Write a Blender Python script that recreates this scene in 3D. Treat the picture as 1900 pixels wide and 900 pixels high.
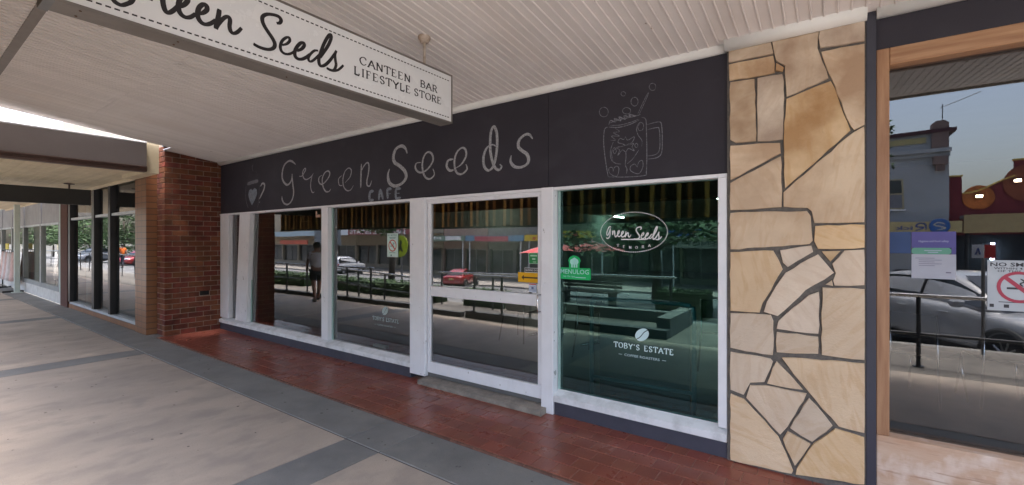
import bpy, bmesh, math, random
from mathutils import Vector, Matrix, noise
random.seed(7)
R = math.radians
for o in list(bpy.data.objects): bpy.data.objects.remove(o)
S = bpy.context.scene
COL = S.collection
# ---------------------------------------------------------------- camera
cam = bpy.data.cameras.new('camera'); camo = bpy.data.objects.new('camera', cam); COL.objects.link(camo)
camo.location = (0.0, -3.51, 1.55); camo.rotation_euler = (R(90), 0, R(35.37))
cam.sensor_width = 36; cam.lens = 15.764; cam.shift_y = -2/1900; cam.clip_start = 0.02; cam.clip_end = 3000
S.camera = camo
# ---------------------------------------------------------------- sky, sun, exposure
SUN_EL, SUN_AZ = 79.0, 172.0        # midday sun over the street, soft through thin cloud
w = bpy.data.worlds.new('World'); S.world = w; w.use_nodes = True
nt = w.node_tree; bg = nt.nodes['Background']
sky = nt.nodes.new('ShaderNodeTexSky'); sky.sky_type = 'NISHITA'; sky.sun_disc = False
sky.sun_elevation = R(SUN_EL); sky.sun_rotation = R(SUN_AZ); sky.air_density = 1.0; sky.dust_density = 5.0; sky.ozone_density = 1.0
nt.links.new(sky.outputs[0], bg.inputs[0]); bg.inputs[1].default_value = 0.15
sun = bpy.data.lights.new('sun', 'SUN'); sun.energy = 2.9; sun.angle = R(12); sun.color = (1, .975, .95)
suno = bpy.data.objects.new('sun', sun); COL.objects.link(suno)
az = R(SUN_AZ)                       # direction to the sun: (sin az, cos az)
d = Vector((math.sin(az)*math.cos(R(SUN_EL)), math.cos(az)*math.cos(R(SUN_EL)), math.sin(R(SUN_EL))))
suno.rotation_euler = d.to_track_quat('Z', 'Y').to_euler(); suno.location = (0, 20, 30)
S.view_settings.view_transform = 'Standard'; S.view_settings.look = 'None'
S.view_settings.gamma = 1.0; S.view_settings.exposure = 2.4
try: S.view_settings.use_curve_mapping = False
except Exception: pass
S.render.engine = 'CYCLES'
# ---------------------------------------------------------------- materials
MATS = {}
def srgb(r, g, b):
    f = lambda c: (c/255/12.92) if c/255 <= .04045 else ((c/255+.055)/1.055)**2.4
    return (f(r), f(g), f(b))
def mat(name, col, rough=.6, metal=0., col2=None, scale=4., detail=6., stretch=(1,1,1), bump=0., bscale=None,
        rnd=0., spec=.5, coat=0., emit=None, estr=0., lo=.35, hi=.65, trans=0., hue=0., specks=(), bdist=.01):
    if name in MATS: return MATS[name]
    m = bpy.data.materials.new(name); m.use_nodes = True; MATS[name] = m
    n = m.node_tree; b = n.nodes['Principled BSDF']; L = n.links.new
    b.inputs['Roughness'].default_value = rough; b.inputs['Metallic'].default_value = metal
    b.inputs['Specular IOR Level'].default_value = spec; b.inputs['Coat Weight'].default_value = coat
    b.inputs['Coat Roughness'].default_value = .08
    tc = n.nodes.new('ShaderNodeTexCoord'); mp = n.nodes.new('ShaderNodeMapping'); mp.inputs['Scale'].default_value = stretch
    geo = n.nodes.new('ShaderNodeNewGeometry'); L(geo.outputs['Position'], mp.inputs[0])
    if max(0, rnd) >= 0:
        nz = n.nodes.new('ShaderNodeTexNoise'); nz.inputs['Scale'].default_value = scale; nz.inputs['Detail'].default_value = detail
        nz.inputs['Roughness'].default_value = .62
        L(mp.outputs[0], nz.inputs['Vector'])
        cr = n.nodes.new('ShaderNodeValToRGB'); c2 = col2 or tuple(c*.86 for c in col)
        cr.color_ramp.elements[0].position = lo; cr.color_ramp.elements[1].position = hi
        cr.color_ramp.elements[0].color = (*c2, 1); cr.color_ramp.elements[1].color = (*col, 1)
        L(nz.outputs['Fac'], cr.inputs[0]); out = cr.outputs[0]
        if rnd or hue:
            oi = n.nodes.new('ShaderNodeObjectInfo'); mr = n.nodes.new('ShaderNodeMapRange')
            mr.inputs[3].default_value = 1-rnd; mr.inputs[4].default_value = 1+rnd
            L(oi.outputs['Random'], mr.inputs[0])
            hs = n.nodes.new('ShaderNodeHueSaturation'); L(out, hs.inputs['Color']); L(mr.outputs[0], hs.inputs['Value'])
            if hue:
                mu = n.nodes.new('ShaderNodeMath'); mu.operation = 'MULTIPLY'; mu.inputs[1].default_value = 7.13
                fr = n.nodes.new('ShaderNodeMath'); fr.operation = 'FRACT'; L(oi.outputs['Random'], mu.inputs[0]); L(mu.outputs[0], fr.inputs[0])
                m2 = n.nodes.new('ShaderNodeMapRange'); m2.inputs[3].default_value = .5-hue; m2.inputs[4].default_value = .5+hue
                L(fr.outputs[0], m2.inputs[0]); L(m2.outputs[0], hs.inputs['Hue'])
            out = hs.outputs[0]
        for (sc_, sm_, st_, t0, t1, ssc) in specks:      # (colour, strength, stretch, ramp start, ramp end, scale): stains, grit, chips
            ms = n.nodes.new('ShaderNodeMapping'); ms.inputs['Scale'].default_value = st_; ms.inputs['Location'].default_value = (ssc*.37, ssc*.71, .3); L(geo.outputs['Position'], ms.inputs[0])
            ns_ = n.nodes.new('ShaderNodeTexNoise'); ns_.inputs['Scale'].default_value = ssc; ns_.inputs['Detail'].default_value = 4; L(ms.outputs[0], ns_.inputs['Vector'])
            mr_ = n.nodes.new('ShaderNodeMapRange'); mr_.inputs[1].default_value = t0; mr_.inputs[2].default_value = t1; mr_.inputs[3].default_value = 0; mr_.inputs[4].default_value = sm_; L(ns_.outputs['Fac'], mr_.inputs[0])
            mx_ = n.nodes.new('ShaderNodeMix'); mx_.data_type = 'RGBA'; mx_.inputs['B'].default_value = (*sc_, 1); L(mr_.outputs[0], mx_.inputs['Factor']); L(out, mx_.inputs['A']); out = mx_.outputs['Result']
        L(out, b.inputs['Base Color'])
        rr = n.nodes.new('ShaderNodeMapRange'); rr.inputs[3].default_value = min(1, rough+.1); rr.inputs[4].default_value = max(.02, rough-.06)
        L(nz.outputs['Fac'], rr.inputs[0]); L(rr.outputs[0], b.inputs['Roughness'])
    if bump:
        bn = n.nodes.new('ShaderNodeTexNoise'); bn.inputs['Scale'].default_value = bscale or scale*6; bn.inputs['Detail'].default_value = 5
        L(mp.outputs[0], bn.inputs['Vector'])
        bp = n.nodes.new('ShaderNodeBump'); bp.inputs['Strength'].default_value = bump; bp.inputs['Distance'].default_value = bdist
        L(bn.outputs['Fac'], bp.inputs['Height']); L(bp.outputs[0], b.inputs['Normal'])
    if emit:
        b.inputs['Emission Color'].default_value = (*emit, 1); b.inputs['Emission Strength'].default_value = estr
    if trans: b.inputs['Transmission Weight'].default_value = trans
    return m
def glass(name, tint, ior=1.75, rough=0., refl=(1,1,1)):
    m = bpy.data.materials.new(name); m.use_nodes = True; MATS[name] = m
    n = m.node_tree; n.nodes.clear(); L = n.links.new
    o = n.nodes.new('ShaderNodeOutputMaterial'); mx = n.nodes.new('ShaderNodeMixShader')
    t = n.nodes.new('ShaderNodeBsdfTransparent'); t.inputs[0].default_value = (*tint, 1)
    g = n.nodes.new('ShaderNodeBsdfGlossy'); g.inputs[0].default_value = (*refl, 1); g.inputs['Roughness'].default_value = rough
    f = n.nodes.new('ShaderNodeFresnel'); f.inputs[0].default_value = ior
    # rolled glass is never dead flat: a very long, faint ripple
    geo = n.nodes.new('ShaderNodeNewGeometry'); nz = n.nodes.new('ShaderNodeTexNoise'); nz.inputs['Scale'].default_value = 1.6; nz.inputs['Detail'].default_value = 0
    L(geo.outputs['Position'], nz.inputs['Vector'])
    bp = n.nodes.new('ShaderNodeBump'); bp.inputs['Strength'].default_value = .05; bp.inputs['Distance'].default_value = .02
    L(nz.outputs['Fac'], bp.inputs['Height']); L(bp.outputs[0], g.inputs['Normal'])
    L(f.outputs[0], mx.inputs[0]); L(t.outputs[0], mx.inputs[1]); L(g.outputs[0], mx.inputs[2]); L(mx.outputs[0], o.inputs[0])
    return m
def banded(name, c1, c2, c3, rough=.8):
    """sandstone: honey beds that run at another angle in every stone, patchy weathering, fine grain"""
    m = bpy.data.materials.new(name); m.use_nodes = True; MATS[name] = m
    n = m.node_tree; b = n.nodes['Principled BSDF']; L = n.links.new; b.inputs['Roughness'].default_value = rough; b.inputs['Specular IOR Level'].default_value = .25
    geo = n.nodes.new('ShaderNodeNewGeometry'); oi = n.nodes.new('ShaderNodeObjectInfo')
    vr = n.nodes.new('ShaderNodeVectorRotate'); vr.rotation_type = 'Y_AXIS'
    ma = n.nodes.new('ShaderNodeMath'); ma.operation = 'MULTIPLY'; ma.inputs[1].default_value = 3.1
    L(oi.outputs['Random'], ma.inputs[0]); L(ma.outputs[0], vr.inputs['Angle']); L(geo.outputs['Position'], vr.inputs['Vector'])
    wv = n.nodes.new('ShaderNodeTexNoise'); mp = n.nodes.new('ShaderNodeMapping'); mp.inputs['Scale'].default_value = (3.0, 1, 15)
    L(vr.outputs[0], mp.inputs[0]); L(mp.outputs[0], wv.inputs['Vector']); wv.inputs['Scale'].default_value = 1.3; wv.inputs['Detail'].default_value = 5; wv.inputs['Distortion'].default_value = .9
    cr = n.nodes.new('ShaderNodeValToRGB'); e = cr.color_ramp.elements
    e[0].position = .38; e[0].color = (*c2, 1); e[1].position = .52; e[1].color = (*c1, 1)
    L(wv.outputs['Fac'], cr.inputs[0])
    nz = n.nodes.new('ShaderNodeTexNoise'); nz.inputs['Scale'].default_value = 3.4; nz.inputs['Detail'].default_value = 7; L(geo.outputs['Position'], nz.inputs['Vector'])
    c2r = n.nodes.new('ShaderNodeValToRGB'); c2r.color_ramp.elements[0].position = .36; c2r.color_ramp.elements[1].position = .62
    L(nz.outputs['Fac'], c2r.inputs[0])
    mx = n.nodes.new('ShaderNodeMix'); mx.data_type = 'RGBA'; mx.inputs['B'].default_value = (*c3, 1)
    L(cr.outputs[0], mx.inputs['A'])
    # weathering is stronger on the upper courses
    sx = n.nodes.new('ShaderNodeSeparateXYZ'); L(geo.outputs['Position'], sx.inputs[0])
    mh = n.nodes.new('ShaderNodeMapRange'); mh.inputs[1].default_value = 1.3; mh.inputs[2].default_value = 2.4; mh.inputs[3].default_value = .22; mh.inputs[4].default_value = 1.0
    L(sx.outputs['Z'], mh.inputs[0])
    m3 = n.nodes.new('ShaderNodeMath'); m3.operation = 'MULTIPLY'; L(c2r.outputs[0], m3.inputs[0]); L(mh.outputs[0], m3.inputs[1]); L(m3.outputs[0], mx.inputs['Factor'])
    hs = n.nodes.new('ShaderNodeHueSaturation'); L(mx.outputs['Result'], hs.inputs['Color'])
    m4 = n.nodes.new('ShaderNodeMapRange'); m4.inputs[3].default_value = .86; m4.inputs[4].default_value = 1.1; L(oi.outputs['Random'], m4.inputs[0]); L(m4.outputs[0], hs.inputs['Value'])
    m5 = n.nodes.new('ShaderNodeMapRange'); m5.inputs[3].default_value = 1.3; m5.inputs[4].default_value = .75
    mf = n.nodes.new('ShaderNodeMath'); mf.operation = 'MULTIPLY'; mf.inputs[1].default_value = 5.7; ff = n.nodes.new('ShaderNodeMath'); ff.operation = 'FRACT'
    L(oi.outputs['Random'], mf.inputs[0]); L(mf.outputs[0], ff.inputs[0]); L(ff.outputs[0], m5.inputs[0]); L(m5.outputs[0], hs.inputs['Saturation'])
    L(hs.outputs[0], b.inputs['Base Color'])
    bn = n.nodes.new('ShaderNodeTexNoise'); bn.inputs['Scale'].default_value = 34; bn.inputs['Detail'].default_value = 8; bn.inputs['Roughness'].default_value = .7; L(geo.outputs['Position'], bn.inputs['Vector'])
    bp = n.nodes.new('ShaderNodeBump'); bp.inputs['Strength'].default_value = .55; bp.inputs['Distance'].default_value = .012; L(bn.outputs['Fac'], bp.inputs['Height']); L(bp.outputs[0], b.inputs['Normal'])
    return m
def stripes(name, cols, pitch, axis=0, rough=.85, transl=.0):
    m = bpy.data.materials.new(name); m.use_nodes = True; MATS[name] = m
    n = m.node_tree; b = n.nodes['Principled BSDF']; L = n.links.new; b.inputs['Roughness'].default_value = rough
    geo = n.nodes.new('ShaderNodeNewGeometry'); sx = n.nodes.new('ShaderNodeSeparateXYZ'); L(geo.outputs['Position'], sx.inputs[0])
    dv = n.nodes.new('ShaderNodeMath'); dv.operation = 'DIVIDE'; dv.inputs[1].default_value = pitch; L(sx.outputs[axis], dv.inputs[0])
    fr = n.nodes.new('ShaderNodeMath'); fr.operation = 'FRACT'; L(dv.outputs[0], fr.inputs[0])
    cr = n.nodes.new('ShaderNodeValToRGB'); cr.color_ramp.interpolation = 'CONSTANT'; e = cr.color_ramp.elements
    while len(e) < len(cols): e.new(.5)
    for i, (p, c) in enumerate(cols): e[i].position = p; e[i].color = (*c, 1)
    L(fr.outputs[0], cr.inputs[0]); L(cr.outputs[0], b.inputs['Base Color'])
    if transl:
        tr = n.nodes.new('ShaderNodeBsdfTranslucent'); L(cr.outputs[0], tr.inputs[0]); mx = n.nodes.new('ShaderNodeMixShader'); mx.inputs[0].default_value = transl
        L(b.outputs[0], mx.inputs[1]); L(tr.outputs[0], mx.inputs[2]); L(mx.outputs[0], n.nodes['Material Output'].inputs[0])
    return m
M = mat
# ---------------------------------------------------------------- mesh helpers
class MB:
    def __init__(s): s.v = []; s.f = []
    def add(s, vs, fs):
        k = len(s.v); s.v += [tuple(q) for q in vs]; s.f += [tuple(i+k for i in q) for q in fs]; return s
    def box(s, x0, x1, y0, y1, z0, z1, bev=0.):
        if bev <= 0:
            return s.add([(x0,y0,z0),(x1,y0,z0),(x1,y1,z0),(x0,y1,z0),(x0,y0,z1),(x1,y0,z1),(x1,y1,z1),(x0,y1,z1)],
                [(0,3,2,1),(4,5,6,7),(0,1,5,4),(1,2,6,5),(2,3,7,6),(3,0,4,7)])
        b = min(bev, abs(x1-x0)*.45, abs(y1-y0)*.45, abs(z1-z0)*.45); bm = bmesh.new()
        bmesh.ops.create_cube(bm, size=1)
        for q in bm.verts: q.co = ((x0+x1)/2+q.co.x*(x1-x0), (y0+y1)/2+q.co.y*(y1-y0), (z0+z1)/2+q.co.z*(z1-z0))
        bmesh.ops.bevel(bm, geom=list(bm.edges), offset=b, segments=1, affect='EDGES', profile=.5)
        bm.verts.index_update(); vs = [tuple(q.co) for q in bm.verts]; fs = [tuple(q.index for q in p.verts) for p in bm.faces]; bm.free()
        return s.add(vs, fs)
    def prism(s, poly, d0, d1, plane='xz', inset=0., dep=0.):
        """polygon extruded along the missing axis from d0 (front) to d1; inset/dep bevel the front rim"""
        mk = {'xz': lambda u, v, d: (u, d, v), 'yz': lambda u, v, d: (d, u, v), 'xy': lambda u, v, d: (u, v, d)}[plane]
        n = len(poly)
        if inset:
            cx = sum(p[0] for p in poly)/n; cy = sum(p[1] for p in poly)/n; inner = []
            for i in range(n):
                a, b, c = Vector(poly[i-1]), Vector(poly[i]), Vector(poly[(i+1) % n])
                e1 = (b-a).normalized(); e2 = (c-b).normalized(); nn = Vector((-(e1.y+e2.y), e1.x+e2.x))
                if nn.length < 1e-6: nn = Vector((-e1.y, e1.x))
                nn.normalize()
                if nn.dot(Vector((cx, cy))-b) < 0 and area(poly) == 0: nn = -nn
                if area(poly) < 0: nn = -nn
                inner.append(tuple(b+nn*inset))
            rings = [[mk(*p, d0) for p in inner], [mk(*p, d0+dep) for p in poly], [mk(*p, d1) for p in poly]]
        else: rings = [[mk(*p, d0) for p in poly], [mk(*p, d1) for p in poly]]
        vs = [q for r in rings for q in r]; fs = [tuple(range(n))]
        for k in range(len(rings)-1):
            for i in range(n): j = (i+1) % n; fs.append((k*n+i, (k+1)*n+i, (k+1)*n+j, k*n+j))
        fs.append(tuple(reversed(range((len(rings)-1)*n, len(rings)*n))))
        return s.add(vs, fs)
    def tube(s, pts, r, n=8, cap=True):
        pts = [Vector(p) for p in pts]; rs = r if isinstance(r, (list, tuple)) else [r]*len(pts); rings = []
        up = None
        for i, p in enumerate(pts):
            t = (pts[min(i+1, len(pts)-1)]-pts[max(i-1, 0)]).normalized()
            if up is None: up = Vector((0,0,1)) if abs(t.z) < .9 else Vector((1,0,0))
            a = t.cross(up);
            if a.length < 1e-5: a = t.cross(Vector((0,1,0)))
            a.normalize(); b = a.cross(t).normalized(); up = b
            rings.append([p+(a*math.cos(k*2*math.pi/n)+b*math.sin(k*2*math.pi/n))*rs[i] for k in range(n)])
        vs = [q for g in rings for q in g]; fs = []
        for i in range(len(rings)-1):
            for k in range(n): j = (k+1) % n; fs.append((i*n+k, i*n+j, (i+1)*n+j, (i+1)*n+k))
        if cap: fs += [tuple(reversed(range(n))), tuple(range((len(rings)-1)*n, len(rings)*n))]
        return s.add(vs, fs)
    def lathe(s, prof, cx=0, cy=0, cz=0, n=16):
        vs = []; fs = []
        for r, z in prof: vs += [(cx+r*math.cos(k*2*math.pi/n), cy+r*math.sin(k*2*math.pi/n), cz+z) for k in range(n)]
        for i in range(len(prof)-1):
            for k in range(n): j = (k+1) % n; fs.append((i*n+k, i*n+j, (i+1)*n+j, (i+1)*n+k))
        fs += [tuple(reversed(range(n))), tuple(range((len(prof)-1)*n, len(prof)*n))]
        return s.add(vs, fs)
    def build(s, name, m, parent=None, smooth=False, loc=None):
        """world-space verts; the mesh is stored relative to its parent's (unrotated) place"""
        off = Vector((0,0,0)); q = parent
        while q is not None: off += q.location; q = q.parent
        if loc is not None: o3 = Vector(loc)
        elif parent is None and s.v:
            n = len(s.v); o3 = Vector((sum(v[0] for v in s.v)/n, sum(v[1] for v in s.v)/n, min(v[2] for v in s.v)))
        else: o3 = off
        me = bpy.data.meshes.new(name); me.from_pydata([Vector(v)-o3 for v in s.v], [], s.f); me.update()
        o = bpy.data.objects.new(name, me); COL.objects.link(o); o.location = o3-off
        if m: me.materials.append(m)
        if parent: o.parent = parent
        if smooth:
            for p in me.polygons: p.use_smooth = True
        return o
def area(p): return sum(p[i-1][0]*p[i][1]-p[i][0]*p[i-1][1] for i in range(len(p)))
def box(name, m, parent, x0, x1, y0, y1, z0, z1, bev=0.): return MB().box(x0, x1, y0, y1, z0, z1, bev).build(name, m, parent)
def fixn(o):
    bm = bmesh.new(); bm.from_mesh(o.data); bmesh.ops.recalc_face_normals(bm, faces=bm.faces); bm.to_mesh(o.data); bm.free(); return o
def tag(o, label, cat=None, group=None):
    o['label'] = label
    if cat: o['category'] = cat
    if group: o['group'] = group
    return o
def thing(name, label, cat, loc=(0,0,0), rz=0, group=None):
    o = bpy.data.objects.new(name, None); COL.objects.link(o); o.location = loc; o.rotation_euler = (0,0,rz); o.empty_display_size = .1
    return tag(o, label, cat, group)
def kind(o, k): o['kind'] = k; return o
def sub(o, parent):
    """hang a just-built world-placed mesh under a part"""
    off = Vector((0,0,0)); q = parent
    while q is not None: off += q.location; q = q.parent
    o.location = o.location-off; o.parent = parent; return o
def smooth_pts(p, k=6):
    out = []; n = len(p)
    for i in range(n-1):
        a, b, c, e = (Vector((*p[max(i-1,0)],)), Vector(p[i]), Vector(p[i+1]), Vector(p[min(i+2,n-1)]))
        for j in range(k):
            t = j/k; out.append(.5*((2*b)+(c-a)*t+(2*a-5*b+4*c-e)*t*t+(3*b-a-3*c+e)*t**3))
    out.append(Vector(p[-1])); return out
def ribbon(mb, pts, w, fn, lift=0., calli=0., taper=.25, k=6, sm=True):
    """flat stroke in a plane; fn(u, v, h) gives the world point, h = height off the plane"""
    q = smooth_pts(pts, k) if sm and len(pts) > 2 else [Vector(p) for p in pts]; n = len(q); vs = []; fs = []
    for i, p in enumerate(q):
        t = q[min(i+1, n-1)]-q[max(i-1, 0)]
        if t.length < 1e-9: t = Vector((1, 0))
        t.normalize(); nn = Vector((-t.y, t.x)); e = min(1, min(i, n-1-i)/(n*.12+.01))
        ww = w*.5*(taper+(1-taper)*e)
        if calli: ww *= (1-calli)+calli*abs(t.y*.95-t.x*.3)
        h = lift+i*2e-5
        vs += [fn(*(p+nn*ww), h), fn(*(p-nn*ww), h)]
    for i in range(n-1): fs.append((2*i, 2*i+1, 2*i+3, 2*i+2))
    mb.add(vs, fs)
def textmesh(mb, s, u0, v0, h, fn, width=None, bold=0., lift=0.):
    """built-in sans lettering, flat; (u0, v0) = left end of the baseline, h = cap height"""
    cu = bpy.data.curves.new('t', 'FONT'); cu.body = s; cu.size = 1; cu.offset = bold; cu.resolution_u = 2
    o = bpy.data.objects.new('t', cu); COL.objects.link(o); me = o.to_mesh()
    vs = [v.co.copy() for v in me.vertices]; fs = [tuple(p.vertices) for p in me.polygons]; o.to_mesh_clear()
    bpy.data.objects.remove(o); bpy.data.curves.remove(cu)
    if not vs: return
    x0 = min(v.x for v in vs); x1 = max(v.x for v in vs); sy = h/.69; sx = (width/(x1-x0)) if width else sy
    mb.add([fn(u0+(v.x-x0)*sx, v0+v.y*sy, lift) for v in vs], fs)
SERIF = {'A': ([[(0,0),(.5,1)], [(.5,1),(1,0)], [(.2,.35),(.8,.35)]], [0,1], 1.), 'B': ([[(.15,0),(.15,1)], [(.15,1),(.6,1),(.85,.78),(.6,.53),(.15,.53)], [(.15,.53),(.7,.53),(.95,.27),(.65,0),(.15,0)]], [.15], .9),
 'C': ([[(.95,.75),(.75,.98),(.4,.98),(.08,.7),(.05,.4),(.25,.08),(.6,0),(.95,.22)]], [], 1.), 'E': ([[(.15,0),(.15,1)], [(.15,1),(.85,1),(.87,.82)], [(.15,.53),(.65,.53)], [(.15,0),(.85,0),(.9,.22)]], [.15], .85),
 'F': ([[(.15,0),(.15,1)], [(.15,1),(.85,1),(.87,.8)], [(.15,.53),(.65,.53)]], [.15], .8), 'I': ([[(.5,0),(.5,1)]], [.5], .5), 'L': ([[(.15,0),(.15,1)], [(.15,0),(.85,0),(.9,.25)]], [.15], .82),
 'M': ([[(.08,0),(.1,1)], [(.1,1),(.5,.1)], [(.5,.1),(.9,1)], [(.9,1),(.92,0)]], [.08,.92], 1.15), 'N': ([[(.12,0),(.12,1)], [(.12,1),(.88,0)], [(.88,0),(.88,1)]], [.12], 1.), 'O': ([[(.5,1),(.15,.85),(.03,.5),(.15,.15),(.5,0),(.85,.15),(.97,.5),(.85,.85),(.5,1)]], [], 1.05),
 'R': ([[(.15,0),(.15,1)], [(.15,1),(.6,1),(.85,.76),(.6,.5),(.15,.5)], [(.5,.5),(.95,0)]], [.15,.95], .92), 'S': ([[(.85,.78),(.7,.97),(.4,1),(.15,.82),(.2,.62),(.5,.5),(.8,.38),(.88,.18),(.65,.01),(.35,0),(.12,.24)]], [], .8),
 'T': ([[(.5,0),(.5,1)], [(.02,.8),(.05,1),(.95,1),(.98,.8)]], [.5], .95), 'Y': ([[(0,1),(.5,.48)], [(1,1),(.5,.48)], [(.5,.48),(.5,0)]], [.5], 1.), "'": ([[(.5,1),(.4,.75)]], [], .35), ' ': ([], [], .6)}
def serif(mb, s, u0, v0, width, h, fn, stroke, gap=.28, lift=0., sgn=1):
    tot = sum(SERIF[c][2]+gap for c in s)-gap; k = width/tot; u = u0; L = lift
    for c in s:
        st, feet, wd = SERIF[c]
        for p in st:
            q = [(u+sgn*x*wd*k, v0+y*h) for x, y in p]; dx = abs(p[-1][0]-p[0][0])*wd*k; dy = abs(p[-1][1]-p[0][1])*h
            if len(q) > 3: ribbon(mb, q, stroke, fn, L, calli=.6, taper=.9, k=4)
            else: ribbon(mb, q, stroke*(1. if dy > dx*.4 else .45), fn, L, taper=1., sm=False)
            L += 3e-5
        for f in feet:
            for vv in ((0,) if c in 'ATRY' and f not in (.15,) else (0, 1)):
                x = u+sgn*f*wd*k; ribbon(mb, [(x-.17*k, v0+vv*h), (x+.17*k, v0+vv*h)], stroke*.4, fn, L, taper=1., sm=False); L += 3e-5
        u += sgn*(wd+gap)*k
def serif_word(s, u0, v0, width, h, fn, stroke, m, parent, gap=.28):
    k = width/(sum(SERIF[c][2]+gap for c in s)-gap); u = u0
    for c in s:
        wd = SERIF[c][2]
        if c != ' ': mb = MB(); serif(mb, c, u, v0, wd*k, h, fn, stroke); mb.build('letter', m, parent)
        u += (wd+gap)*k
def copy_tree(o, parent=None):
    c = o.copy(); COL.objects.link(c); c.parent = parent
    for ch in o.children: copy_tree(ch, c)
    return c
SIGN_STROKES=[(0.0165,[(-2.864,2.724),(-2.88,2.733),(-2.907,2.723),(-2.935,2.682),(-2.953,2.628),(-2.95,2.593),(-2.935,2.587),(-2.914,2.613),(-2.894,2.663),(-2.88,2.709)]),(0.0174,[(-2.88,2.709),(-2.883,2.658),(-2.886,2.606),(-2.896,2.564),(-2.912,2.545),(-2.93,2.532),(-2.948,2.535),(-2.96,2.546)]),(0.015,[(-2.842,2.67),(-2.836,2.635),(-2.834,2.595)]),(0.0192,[(-2.834,2.595),(-2.82,2.643),(-2.804,2.665),(-2.793,2.662),(-2.79,2.632),(-2.787,2.598),(-2.78,2.573),(-2.768,2.567),(-2.75,2.585),(-2.732,2.614)]),(0.02,[(-2.732,2.609),(-2.717,2.62),(-2.702,2.638),(-2.694,2.658),(-2.7,2.674),(-2.716,2.665),(-2.728,2.634),(-2.73,2.601),(-2.72,2.58),(-2.702,2.574),(-2.683,2.583),(-2.663,2.606)]),(0.02,[(-2.648,2.613),(-2.632,2.624),(-2.617,2.645),(-2.619,2.663),(-2.632,2.664),(-2.648,2.643),(-2.655,2.614),(-2.652,2.59),(-2.638,2.574),(-2.619,2.574),(-2.599,2.588),(-2.58,2.611)]),(0.02,[(-2.563,2.67),(-2.568,2.635),(-2.575,2.598),(-2.579,2.568)]),(0.0184,[(-2.579,2.569),(-2.565,2.602),(-2.544,2.635),(-2.527,2.649),(-2.517,2.638),(-2.519,2.605),(-2.514,2.583),(-2.501,2.577),(-2.483,2.59),(-2.464,2.618)]),(0.0192,[(-2.29,2.711),(-2.274,2.718),(-2.266,2.736),(-2.278,2.75),(-2.306,2.749),(-2.339,2.738),(-2.36,2.719),(-2.364,2.697),(-2.354,2.672),(-2.335,2.648),(-2.313,2.623),(-2.3,2.599),(-2.304,2.577),(-2.323,2.56),(-2.351,2.552),(-2.382,2.552),(-2.408,2.558)]),(0.0152,[(-2.261,2.605),(-2.236,2.62),(-2.219,2.643),(-2.223,2.659),(-2.24,2.652),(-2.261,2.626),(-2.27,2.597),(-2.266,2.574),(-2.251,2.564),(-2.231,2.566),(-2.21,2.578),(-2.19,2.598)]),(0.019,[(-2.179,2.602),(-2.152,2.622),(-2.137,2.645),(-2.14,2.659),(-2.157,2.653),(-2.179,2.623),(-2.191,2.591),(-2.187,2.567),(-2.17,2.56),(-2.148,2.567),(-2.125,2.585),(-2.104,2.608)]),(0.0144,[(-2.052,2.647),(-2.074,2.64),(-2.097,2.615),(-2.111,2.588),(-2.109,2.571),(-2.095,2.571),(-2.074,2.591),(-2.048,2.625)]),(0.019,[(-2.04,2.612),(-2.016,2.652),(-1.986,2.707),(-1.97,2.752),(-1.974,2.769),(-1.991,2.751),(-2.018,2.696),(-2.038,2.639),(-2.049,2.6),(-2.045,2.57),(-2.031,2.565),(-2.006,2.582),(-1.976,2.619),(-1.947,2.666)]),(0.017,[(-1.935,2.688),(-1.945,2.662),(-1.942,2.626),(-1.938,2.6),(-1.952,2.567),(-1.976,2.56),(-2.0,2.564)]),(0.015,[(-1.976,2.558),(-1.948,2.563),(-1.92,2.58),(-1.888,2.616)])]
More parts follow.
